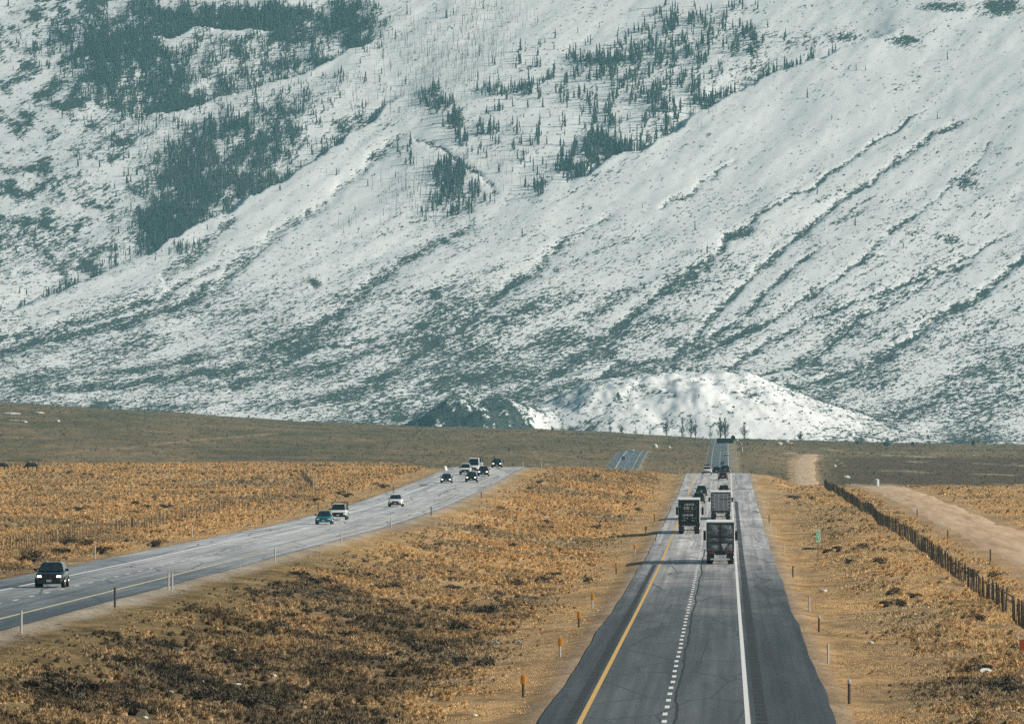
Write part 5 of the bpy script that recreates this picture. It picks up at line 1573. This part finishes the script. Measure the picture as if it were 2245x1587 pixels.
tag(MB().loft([[(k * .9 * math.cos(a), k * .5 * math.sin(a), zz) for a in np.linspace(0, 6.283, 11)[:-1]] for zz, k in ((0, 1), (.12, .9), (.2, .4))]).build('tyre_scrap', m_black, loc=(x, y, z + .25)), 'shredded black tyre scrap in the grass left of the green marker', 'litter')
for i, (px, py, w, lb) in enumerate(((975, 1027, 10, 'white roadside boulder on the verge at the bend of the curving road'),)):
    x, y, z = at_px(px, 1032); o = blob('boulder', px, py, y, w, 11, simple('chalk_white_stone', (.8, .78, .72), .9), lb, 'boulder', 80)
    o.location = (x, y, z)
for i, (px, py, Y, w, h, lb) in enumerate(((20, 909, 4500, 40, 5, 'long pale rock outcrop at the left edge of the hillside'), (83, 907, 4500, 22, 5, 'pale rock outcrop right of the long one on the left hillside'), (124, 925, 4300, 10, 5, 'small pale rock below the outcrops on the left hillside'), (50, 926, 4300, 14, 4, 'low pale rock below the long outcrop'))):
    x, y, z = at_px(px, py)
    o = blob('rock', px, py, y, w, h, m_stone, lb, 'rock', 90 + i); o.location = (x, y, z)

# black cattle in the left field: one continuous skinned body each
m_cow = simple('black_cow_hide', (.012, .012, .013), .7, vary=.4)
def cow(px, label, flip):
    X, Y, z = at_px(px, 1035)
    vs = [(0, 0, 1.05), (-.55, 0, 1.08), (-.95, 0, 1.12), (.55, 0, 1.08), (.85, 0, 1.12), (1.10, 0, 1.0), (1.32, 0, .72), (1.50, 0, .52)]
    rs = [.40, .42, .30, .42, .34, .22, .17, .10]
    ed = [(0, 1), (1, 2), (0, 3), (3, 4), (4, 5), (5, 6), (6, 7)]
    def leg(root, x, yy, hind):
        i = len(vs)
        vs.extend([(x, yy, .72), (x + (-.10 if hind else .02), yy, .42), (x + (-.02 if hind else 0), yy, .05), (x + .08, yy, .02)])
        rs.extend([.17, .09, .065, .07]); ed.extend([(root, i), (i, i + 1), (i + 1, i + 2), (i + 2, i + 3)])
    for yy in (-.2, .2): leg(2, -.85, yy, True); leg(4, .75, yy, False)
    i = len(vs); vs.extend([(-1.18, 0, 1.05), (-1.24, 0, .6), (-1.22, 0, .4)]); rs.extend([.06, .035, .05]); ed.extend([(2, i), (i, i + 1), (i + 1, i + 2)])
    for yy in (-.2, .2):
        i = len(vs); vs.append((1.22, yy, 1.0)); rs.append(.05); ed.append((5, i))
    me = bpy.data.meshes.new('cow'); me.from_pydata(vs, ed, []); me.materials.append(m_cow)
    o = bpy.data.objects.new('cow', me); COL.objects.link(o)
    sk = o.modifiers.new('skin', 'SKIN')
    for k, d in enumerate(me.skin_vertices[0].data): d.radius = (rs[k] * .85, rs[k]); d.use_root = (k == 0)
    ss = o.modifiers.new('sub', 'SUBSURF'); ss.levels = 1; ss.render_levels = 2
    o.location = (X, Y, z + .35); o.rotation_euler = (0, 0, math.pi + .2 if flip else .2)
    return tag(o, label, 'cow', 'black cattle in the left field')
cow(67, 'black cow grazing in the tawny field, the one wholly in view', True)
cow(-1, 'black cow cut off by the left edge of the picture', False)

# ------------------------------------------------------------------ the air between here and the mountain
hz, nt, b = new_mat('thin_blue_haze')
nt.nodes.remove(b)
pv = N(nt, 'ShaderNodeVolumePrincipled')
pv.inputs['Color'].default_value = (.36, .80, .90, 1)
pv.inputs['Density'].default_value = 5.0e-5
nt.links.new(pv.outputs[0], nt.nodes['Material Output'].inputs['Volume'])
zlo = min(float(Zg.min()), float(Zm.min())) - 1.0
zhi = float(Zm.max()) + 25
mb = MB(); mb.box((0, 5000, (zlo + zhi) / 2), (20000, 13000, zhi - zlo))
tag(mb.build('haze', hz), kind='stuff')
